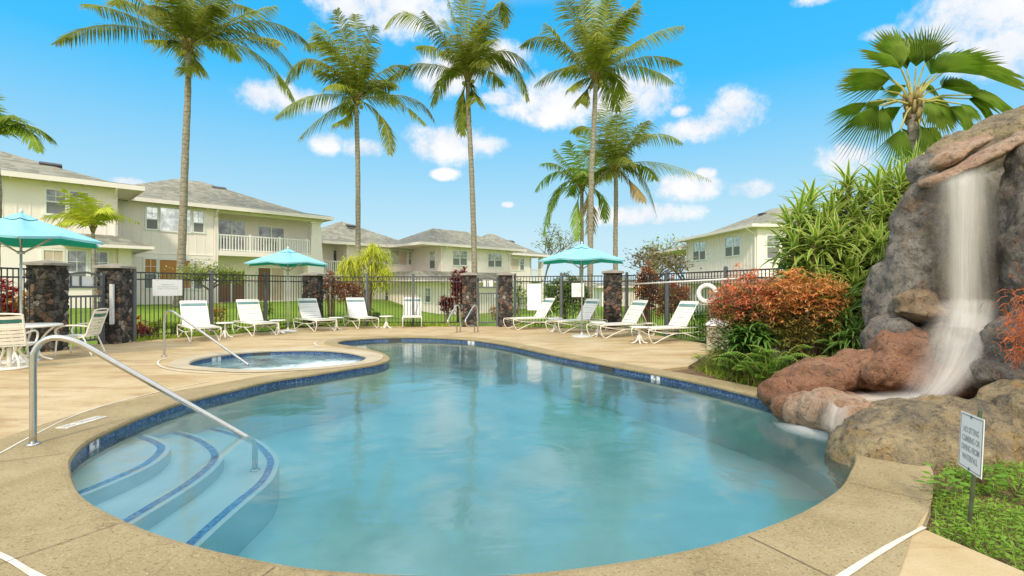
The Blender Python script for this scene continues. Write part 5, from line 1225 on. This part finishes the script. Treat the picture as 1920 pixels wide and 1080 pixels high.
# ================================================================ ROCK WATERFALL
def ell(bm, c_, r, rot=0, tilt=0):
    mt = Matrix.Translation(c_) @ Matrix.Rotation(R(rot), 4, 'Z') @ Matrix.Rotation(R(tilt), 4, 'Y') @ Matrix.Diagonal((r[0], r[1], r[2], 1))
    bmesh.ops.create_icosphere(bm, subdivisions=4, radius=1, matrix=mt)
def rock(name, blobs, mat, parent, vox=.045, amp=.06, label=None, smooth_it=4, seed=0):
    bm = bmesh.new()
    for e in blobs: ell(bm, *e)
    me = bpy.data.meshes.new(name); bm.to_mesh(me); bm.free()
    o = bpy.data.objects.new(name, me); C.objects.link(o)
    md = o.modifiers.new('r', 'REMESH'); md.mode = 'VOXEL'; md.voxel_size = vox
    ms = o.modifiers.new('s', 'SMOOTH'); ms.iterations = smooth_it; ms.factor = .5
    dg = bpy.context.evaluated_depsgraph_get(); dg.update(); m2 = bpy.data.meshes.new_from_object(o.evaluated_get(dg))
    o.modifiers.clear(); o.data = m2; bpy.data.meshes.remove(me)
    m2.update()
    nrm = [v.normal.copy() for v in m2.vertices]
    for v, nn in zip(m2.vertices, nrm):
        p = v.co+V((seed, 0, 0))
        h = N.fractal(p*1.1, 1.0, 2.1, 3)*amp*1.3+N.fractal(p*4.5, .8, 2.2, 5)*amp*.75-abs(N.noise(V((p.x*4.5, p.y*4.5, p.z*1.7))))*amp*.75
        d, _ = N.voronoi(p*1.3+N.noise_vector(p*1.9)*.45); h -= amp*.55*max(0, 1-(d[1]-d[0])*9)-N.fractal(V((p.x*2.6, p.y*2.6, p.z*.9)), .9, 2.2, 3)*amp*.9
        d, _ = N.voronoi(p*7.5+N.noise_vector(p*4)*.4); h -= amp*.16*max(0, 1-(d[1]-d[0])*3)
        v.co += nn*h
    m2.materials.clear(); m2.materials.append(M[mat]); m2.polygons.foreach_set('use_smooth', [True]*len(m2.polygons))
    o.parent = parent; m2.transform(Matrix.Translation(-parent.location)); 
    if label: o['label'] = label
    return o
RF = thing('rock_waterfall', 'tall artificial rock waterfall of grey, red and tan boulders at the right pool edge', 'rock formation', (4.6, 6, 0))
A = at
def blob(px, py, Yd, r, rot=0, tilt=0): return (A(px, py, Yd), r, rot, tilt)
rock('cliff', [((6.48, 7.2, 1.45), (1.22, .72, 2.05), 0, 15), ((7.3, 7.3, 1.5), (1.6, 1.0, 1.9)), ((6.0, 7.0, .5), (1.05, .6, .75)),
      blob(1712, 470, 6.6, (.24, .38, 1.08), 0, 13), blob(1672, 560, 6.75, (.22, .4, .62), 0, 10), blob(1668, 640, 6.35, (.30, .4, .30))], 'rock_grey', RF, .04, .055, smooth_it=10, seed=0)
rock('fall_wall', [((5.72, 6.74, 1.9), (.66, .50, 1.25), 0, 4), blob(1795, 680, 5.95, (.52, .5, .50))], 'rock_wet', RF, .04, .05, smooth_it=6, seed=3)
rock('ridge', [blob(1948, 420, 5.8, (.32, .5, 1.05)), blob(1990, 520, 5.6, (.5, .6, 1.2)), blob(1912, 640, 5.15, (.20, .4, .52), 0, 32), blob(1955, 680, 5.0, (.42, .5, .42)), blob(1880, 712, 4.98, (.22, .35, .15), 0, 20)], 'rock_grey', RF, .04, .05, smooth_it=10, seed=7)
rock('ledge', [blob(1742, 588, 6.2, (.40, .34, .13), 0, 4), blob(1715, 560, 6.3, (.26, .3, .16))], 'rock_brown', RF, .035, .035, smooth_it=6, seed=11)
rock('boulder', [blob(1712, 668, 6.1, (.50, .38, .36), 0, 10), blob(1678, 700, 5.95, (.42, .35, .22)), blob(1765, 712, 5.7, (.35, .35, .2))], 'rock_red', RF, .04, .05, 'red brown block beneath the ledge', smooth_it=6, seed=12)
rock('boulder', [blob(1560, 706, 6.35, (.62, .36, .25), 8, -6), blob(1630, 690, 6.3, (.5, .4, .25)), blob(1660, 720, 6.2, (.45, .35, .15)), blob(1500, 722, 6.4, (.34, .3, .23)), blob(1462, 742, 6.35, (.24, .28, .22)), blob(1490, 768, 6.0, (.26, .25, .20))], 'rock_red', RF, .035, .035, 'long low red brown boulder', seed=14)
rock('basin_lip', [blob(1520, 775, 5.75, (.30, .3, .26)), blob(1555, 772, 5.45, (.30, .3, .24)), blob(1592, 790, 5.1, (.27, .3, .26)), blob(1625, 800, 4.95, (.26, .3, .24)), blob(1700, 775, 5.4, (.7, .5, .10)), blob(1640, 755, 5.8, (.6, .5, .06))], 'rock_pink', RF, .035, .028, 'orange brown lip of the lower basin', seed=17)
rock('boulder', [((3.74, 4.62, -.07), (.80, .62, .47), 10), ((4.2, 4.75, -.08), (.75, .65, .49), 0), ((3.22, 4.45, -.14), (.42, .46, .40))], 'rock_tan', RF, .035, .04, 'big tan and grey boulder nearest the sign', seed=21)
rock('boulder', [((4.85, 4.55, .08), (.62, .62, .50), 0), ((5.3, 4.4, .05), (.6, .6, .5))], 'rock_tan', RF, .035, .045, 'tan boulder at the right frame edge', seed=25)
rock('cap_boulder', [blob(1800, 280, 6.65, (.36, .4, .13), 0, -24), blob(1768, 302, 6.55, (.2, .3, .11), 0, -24)], 'rock_pink', RF, .035, .03, 'smooth orange tan boulder on top', seed=28)
rock('cap_boulder', [blob(1895, 248, 7.1, (.75, .5, .27), 0, -18), blob(1975, 225, 7.1, (.6, .5, .3)), blob(1790, 275, 7.2, (.4, .3, .17), 0, -30)], 'rock_tan', RF, .04, .04, 'large mottled tan boulder on the very top', seed=30)
rock('fall_lip', [blob(1760, 336, 6.3, (.16, .28, .075), 0, -22), blob(1800, 318, 6.22, (.22, .28, .07), 0, -24), blob(1850, 293, 6.12, (.24, .28, .07), 0, -26), blob(1895, 270, 6.05, (.22, .28, .07), 0, -24), blob(1935, 250, 6.0, (.2, .28, .07), 0, -20)], 'rock_pink', RF, .03, .02, 'rusty pink lip the water falls from', seed=33)
# falling water
def sheet(name, L_, R_, mat, parent, nu=14, jit=.02, seed=0, label=None):
    rng = random.Random(seed); Lp = smooth_path(L_, 6); Rp = smooth_path(R_, 6); n = len(Lp); b = MB(); vs = []; at_ = []
    for i in range(n):
        for k in range(nu+1):
            f = k/nu; p = Lp[i].lerp(Rp[i], f)+V((0, -.05*math.sin(math.pi*f), 0))+N.noise_vector(V((f*3, i*.08, seed)))*jit; vs.append(p); at_.append((f, i/(n-1)))
    fs = [(i*(nu+1)+k, i*(nu+1)+k+1, (i+1)*(nu+1)+k+1, (i+1)*(nu+1)+k) for i in range(n-1) for k in range(nu)]
    b.add(vs, fs, at_); return obj(name, b, mat, parent, True, True)
rock('fall_wall', [blob(1810, 305, 6.95, (.5, .3, .3), 0, -22), blob(1870, 285, 6.95, (.45, .3, .3), 0, -22)], 'rock_wet', RF, .04, .03, seed=41)
rock('boulder', [blob(1748, 318, 6.75, (.3, .3, .22)), blob(1760, 345, 6.8, (.3, .3, .25))], 'rock_grey', RF, .04, .03, seed=40)
WF = thing('waterfall', 'white veil of falling water down the rock face into the pool', 'waterfall', (4.9, 5.8, .3))
sheet('curtain', [A(1722, 345, 6.04), A(1728, 400, 6.0), A(1738, 500, 6.0), A(1745, 590, 5.95), A(1725, 660, 5.7)], [A(1890, 295, 5.93), A(1888, 400, 5.88), A(1880, 500, 5.88), A(1880, 590, 5.8), A(1885, 650, 5.5)], 'veil_soft', WF, seed=1)
sheet('curtain', [A(1750, 332, 5.98), A(1755, 420, 5.93), A(1764, 510, 5.92), A(1768, 610, 5.86), A(1752, 650, 5.7)], [A(1868, 302, 5.95), A(1858, 400, 5.9), A(1845, 500, 5.88), A(1842, 600, 5.84), A(1850, 640, 5.6)], 'veil', WF, seed=2)
sheet('curtain', [A(1768, 330, 5.9), A(1774, 450, 5.86), A(1778, 590, 5.84), A(1765, 660, 5.6)], [A(1835, 322, 5.9), A(1822, 450, 5.86), A(1815, 590, 5.84), A(1830, 650, 5.5)], 'veil', WF, seed=3)
sheet('cascade', [A(1735, 560, 5.9), A(1716, 620, 5.65), A(1696, 680, 5.4), A(1672, 735, 5.2), A(1650, 752, 5.1)], [A(1884, 560, 5.75), A(1888, 610, 5.4), A(1872, 665, 5.15), A(1838, 715, 5.05), A(1792, 752, 4.95)], 'veil', WF, seed=4)
sheet('cascade', [A(1762, 575, 5.85), A(1745, 640, 5.5), A(1722, 700, 5.2), A(1690, 745, 5.05)], [A(1862, 590, 5.6), A(1858, 650, 5.2), A(1825, 700, 5.0), A(1775, 748, 4.9)], 'veil', WF, seed=5)
sheet('runnel', [A(1720, 728, 5.5), A(1640, 733, 5.35), A(1560, 738, 5.3), A(1540, 752, 5.15), A(1528, 800, 5.0)], [A(1740, 756, 4.9), A(1680, 756, 4.9), A(1610, 765, 4.85), A(1596, 790, 4.8), A(1588, 826, 4.75)], 'veil_soft', WF, seed=6, jit=.01)
# foam where the water meets the pool
b = MB(); rng = random.Random(4); c0 = gp(1545, 822, WL); vs = []; rows = 8; nu = 20
for i in range(rows+1):
    for k in range(nu+1):
        f = i/rows; a = R(150+150*k/nu); p = gp(1572, 806, WL)+V((math.cos(a)*f*.62, math.sin(a)*f*.62, .012+.03*(1-f)*rng.random())); vs.append(p); b.a.append((.5+.5*max(max(0, f-.15), (abs(k/nu-.5)*2)**3*.98), .5+.0*k+f*1.2-.6 if 0 else .5))
b.v = [tuple(p) for p in vs]; b.f = [(i*(nu+1)+k, i*(nu+1)+k+1, (i+1)*(nu+1)+k+1, (i+1)*(nu+1)+k) for i in range(rows) for k in range(nu)]
obj('foam', b, 'foam', WF, True, True)

# ================================================================ PLANTING BED
def rosette(b, c_, d, n, L, W, rng, droop=.9):
    d = V(d).normalized(); o1 = d.orthogonal().normalized(); o2 = d.cross(o1)
    for k in range(n):
        a = k*2.399; f = k/n; e = R(15+72*f); v = d*math.cos(e)+(o1*math.cos(a)+o2*math.sin(a))*math.sin(e)
        b.leaf(c_-d*.28*f, v, d, L*(.6+.45*math.sin(math.pi*(.25+.6*f)))*rng.uniform(.85, 1.15), W, droop*rng.uniform(.6, 1.3), 4, .35)
rng = random.Random(14)
heads = [(1500,400,9.0),(1520,375,9.2),(1548,420,8.8),(1490,455,8.8),(1590,345,9.2),(1600,400,9.0),(1560,470,8.6),(1520,500,8.6),(1645,350,9.0),(1655,395,8.6),(1625,440,8.5),(1590,500,8.3),(1710,320,8.8),(1690,340,8.6),(1735,318,9.0),(1640,490,8.2),
         (1505,440,9.3),(1575,380,9.4),(1620,375,9.3),(1545,530,8.3),(1675,370,8.9),(1570,440,8.4),(1495,490,9.0),(1610,470,8.5),(1530,450,8.5),(1660,440,8.6),(1480,420,9.3),(1665,340,9.3),(1560,400,9.0),(1640,410,8.9),(1700,365,8.9),(1655,510,8.0),(1630,555,7.9),(1680,420,8.4),(1695,400,8.4),(1650,460,8.2),(1605,535,8.1)]
for gi, (grp, nm) in enumerate((([0,1,3,16,22,26,24,7], 'left clump of tall variegated dracaena beside the right building'), ([2,4,5,6,17,19,21,28], 'middle clump of tall variegated dracaena behind the orange bush'), ([8,9,10,11,15,18,23,25,29,31,32,33,34,35,36], 'right clump of tall variegated dracaena against the rock'), ([12,13,14,20,27,30], 'topmost dracaena heads beneath the fan palm'))):
    hs = [heads[i] for i in grp]; cx = sum(h[0] for h in hs)/len(hs); bp = V(((cx-960)/F*8.9, 8.9, -.05)); th = thing('dracaena', nm, 'plant', bp, 0, 'dracaenas in the planting bed')
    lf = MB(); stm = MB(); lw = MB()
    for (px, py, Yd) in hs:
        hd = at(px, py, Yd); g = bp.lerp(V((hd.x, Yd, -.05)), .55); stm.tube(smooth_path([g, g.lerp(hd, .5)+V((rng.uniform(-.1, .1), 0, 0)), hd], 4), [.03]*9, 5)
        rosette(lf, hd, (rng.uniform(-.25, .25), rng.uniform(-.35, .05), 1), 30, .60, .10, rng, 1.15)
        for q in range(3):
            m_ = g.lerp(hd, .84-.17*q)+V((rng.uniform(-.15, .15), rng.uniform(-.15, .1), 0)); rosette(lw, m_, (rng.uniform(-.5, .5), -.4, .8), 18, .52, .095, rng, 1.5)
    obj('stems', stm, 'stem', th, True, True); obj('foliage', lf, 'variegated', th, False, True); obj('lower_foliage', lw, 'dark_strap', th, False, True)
# darker strap leaved plants lower right
for k, (px, py, Yd, lab) in enumerate(((1600, 560, 7.8, 'dark strap leaved plant beneath the dracaenas, upper one beside the rock'), (1618, 610, 7.5, 'dark strap leaved plant touching the left side of the rock cliff'), (1575, 610, 7.8, 'dark strap leaved plant right of the orange bush'))):
    hd = at(px, py, Yd); bp = V((hd.x, Yd, -.05)); th = thing('dracaena', lab, 'plant', bp, 0, 'dracaenas in the planting bed'); lf = MB(); stm = MB()
    for q in range(6):
        a = rng.uniform(0, 6.28); h2 = hd+V((math.cos(a)*.28, math.sin(a)*.2, rng.uniform(-.35, .25))); stm.tube([bp, h2], .02, 5); rosette(lf, h2, (rng.uniform(-.4, .4), -.5, .7), 22, .50, .075, rng, 1.3)
    obj('stems', stm, 'stem', th, True, True); obj('foliage', lf, 'dark_strap', th, False, True)
# coral / orange threadleaf bushes
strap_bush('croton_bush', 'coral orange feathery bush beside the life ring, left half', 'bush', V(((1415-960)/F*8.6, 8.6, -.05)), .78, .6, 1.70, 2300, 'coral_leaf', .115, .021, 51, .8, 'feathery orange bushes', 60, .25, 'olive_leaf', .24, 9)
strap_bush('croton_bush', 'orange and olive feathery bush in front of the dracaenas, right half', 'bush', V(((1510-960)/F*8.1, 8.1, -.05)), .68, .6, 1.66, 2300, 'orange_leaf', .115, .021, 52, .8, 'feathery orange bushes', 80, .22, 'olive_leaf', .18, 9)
strap_bush('small_plant', 'dark leafed lily plant under the coral bush', 'plant', V(((1405-960)/F*8.2, 8.2, -.05)), .42, .4, 1.0, 60, 'dark_strap', .42, .06, 53, 1.0, None, 6, .2, None, .3, 9)
strap_bush('small_plant', 'lime green strappy plant beside the covered box', 'plant', V(((1372-960)/F*8.9, 8.9, -.05)), .25, .25, .62, 26, 'lime_leaf', .34, .03, 54, 1.1, None, 4, .2, None, .3, 9)
# ferns
def fern(label, c_, n, L, seed, mat='fern'):
    rng = random.Random(seed); c_ = V(c_); th = thing('fern', label, 'fern', c_, 0, 'ferns in the planting bed'); b = MB(); rc = MB()
    for k in range(n):
        a = 6.28*k/n+rng.uniform(-.3, .3); d = V((math.cos(a), math.sin(a), 0)); l = L*rng.uniform(.75, 1.15); hi = rng.uniform(.45, 1.0)
        p0 = c_+d*.03; p1 = c_+d*l*.3+V((0, 0, l*hi)); p2 = c_+d*l*rng.uniform(.55, .9)+V((0, 0, l*hi*rng.uniform(.5, 1.0)))
        P = lambda f: p0*(1-f)**2+p1*(2*f*(1-f))+p2*f*f
        rc.tube([P(i/6) for i in range(7)], .004, 4)
        for i in range(16):
            f = .18+.82*i/16; q = P(f); t_ = (P(min(1, f+.03))-q).normalized(); s_ = t_.cross(V((0, 0, 1))).normalized(); ll = l*.24*(math.sin(math.pi*min(1, f*.9+.08)))**.8
            for sg in (-1, 1): b.leaf(q, s_*sg+t_*.35, V((0, 0, 1)), ll, .028, .35, 2)
    obj('fronds', b, mat, th, False, True); obj('stems', rc, 'rachis', th, False, True)
fern('tall upright fern at the centre front of the bed', gp(1442, 724), 15, .80, 1); fern('fern touching the red boulder', gp(1474, 722), 13, .62, 2); fern('fern in front of the coral bush', gp(1404, 713), 13, .58, 3); fern('small fern left of the tall upright fern', gp(1420, 724), 12, .40, 4)
fern('pale fern nearest the covered box', gp(1355, 682), 12, .5, 5, 'lime_leaf'); fern('low fern at the left tip of the bed', gp(1322, 690), 11, .38, 6, 'lime_leaf'); fern('low fern along the coping behind the depth tile', gp(1368, 706), 12, .36, 7); fern('dark fern under the orange bush', gp(1455, 712), 12, .6, 8, 'dark_strap')
# grassy cover in bed + near sign
rng = random.Random(6); b = MB(); pts = 0
bed_poly = [(p.x, p.y) for p in [gp(1300, 690), gp(1345, 705), gp(1400, 722), gp(1445, 730), gp(1500, 690), V((5, 8, 0)), V((5, 11, 0)), gp(1345, 665)]]
while pts < 2200:
    x, y = rng.uniform(2.8, 5), rng.uniform(6.7, 11)
    if not inside(x, y, bed_poly): continue
    pts += 1; b.leaf((x, y, -.045), (rng.uniform(-1, 1), rng.uniform(-1, 1), 1.3), (0, 0, 1), rng.uniform(.05, .20), .018, .9, 3)
tag(obj('bed_grass', b, 'lime_leaf'), 'short grassy tufts filling the bed behind the coping', 'ground cover', None, 'stuff')
b = MB(); pts = 0
np_ = [(p.x, p.y) for p in [gp(1750, 915), gp(1748, 960), gp(1738, 990), gp(1925, 1072), V((3.5, .8, 0)), V((6, .8, 0)), V((6, 4.4, 0)), V((3.4, 4.0, 0))]]
while pts < 11000:
    x, y = rng.uniform(2.3, 4.0), rng.uniform(2.0, 4.2)
    if not inside(x, y, np_): continue
    pts += 1; dn = N.noise(V((x*2.2, y*2.2, 0)));
    if dn < -.3 and rng.random() < .6: continue
    h = rng.uniform(.0, .06)*(1+dn)
    if rng.random() < .5: b.leaf((x, y, -.03+h), (rng.uniform(-1, 1), rng.uniform(-1, 1), rng.uniform(0, .6)), (0, 0, 1), rng.uniform(.014, .042), rng.uniform(.010, .024), .4, 2, 0, None, True)
    else: b.leaf((x, y, -.04), (rng.uniform(-1, 1), rng.uniform(-1, 1), 1.2), (0, 0, 1), rng.uniform(.04, .12), .006, .8, 2)
tag(obj('ground_cover', b, 'ground_leaf'), 'bright green clover and grass round the sign post foot', 'ground cover', None, 'stuff')
for k, (px, py, lab) in enumerate(((1772, 908, 'leafy weed where coping meets the boulder'), (1838, 890, 'broad leafed weed just right of the sign post'), (1905, 915, 'broad leafed weed at the right frame edge'))):
    c_ = gp(px, py+18); th = thing('small_plant', lab, 'plant', c_, 0, 'weeds at the foot of the boulders'); b = MB(); st = MB()
    for j in range(26):
        a = rng.uniform(0, 6.28); q = V((math.cos(a), math.sin(a), 0))*rng.uniform(.02, .12)+V((0, 0, rng.uniform(.03, .16))); st.tube([c_, c_+q], .002, 3); b.leaf(c_+q, (math.cos(a), math.sin(a), .3), (0, 0, 1), rng.uniform(.04, .07), .045, .4, 3, 0, None, True)
    obj('foliage', b, 'fern', th, False, True); obj('stems', st, 'stem', th, False, True)
# red thread plant at the right frame edge
c_ = at(1915, 620, 4.75); th = thing('thread_plant', 'wiry orange red plant on the rock at the right frame edge', 'plant', c_); b = MB(); rng = random.Random(3)
for k in range(520):
    p = c_+V((rng.gauss(.06, .09), rng.gauss(0, .08), rng.gauss(.02, .22))); d = V((rng.uniform(-1, .6), rng.uniform(-1, .3), rng.uniform(-.6, .8))).normalized(); l = rng.uniform(.05, .13)
    b.tube([p, p+d*l*.5+V((0, 0, .01)), p+d*l+V((0, 0, -.02))], .0022, 3, False)
tag(obj('threads', b, 'orange_thread', th, False, True), kind='stuff')

# ================================================================ WARNING SIGN
pf = gp(1815, 985); th = thing('warning_sign', 'white metal warning sign on a dark green post in front of the boulder', 'sign', (pf.x, pf.y, -.05))
ct = at(1820.5, 831, 2.91); zu = V((.08, .03, 1)).normalized(); xw = V((-.41, -.91, 0)); xw = (xw-zu*xw.dot(zu)).normalized(); nr = xw.cross(zu).normalized()
Mx = Matrix((xw, zu, nr)).transposed().to_4x4(); Mx.translation = ct
Wd, Hd = .32, .32
obj('board', xform(MB().box((0, 0, 0), (Wd, Hd, .003)), Mx), 'sign_white', th, world=True)
bd = MB()
for (x, y, sx_, sy_) in ((0, Hd/2-.012, Wd-.026, .0035), (0, -Hd/2+.012, Wd-.026, .0035), (-Wd/2+.012, 0, .0035, Hd-.0215), (Wd/2-.012, 0, .0035, Hd-.0215)): bd.box((x, y, .0022), (sx_, sy_, .001))
obj('border', xform(bd, Mx), 'sign_post', th, world=True)
for i, s_ in enumerate(('NO SITTING', 'CLIMBING OR', 'DIVING FROM', 'WATERFALL')):
    tm = textmesh(s_, .043, .0006); tm.v = [(x*.9, y*1.1+.065-i*.052, z+.0022) for x, y, z in tm.v]; obj('lettering', xform(tm, Mx), 'sign_grey', th, world=True)
b = MB().box((0, Hd/2-.014, .004), (.008, .016, .006)); b.box((0, -Hd/2+.014, .004), (.008, .016, .006)); obj('bolt', xform(b, Mx), 'post_metal', th, world=True)
top = ct+zu*(Hd/2+.03)-nr*.018+V((.02, 0, 0)); obj('post', MB().tube([V((pf.x, pf.y, -.06)), top], .012, 6), 'sign_post', th, world=True)
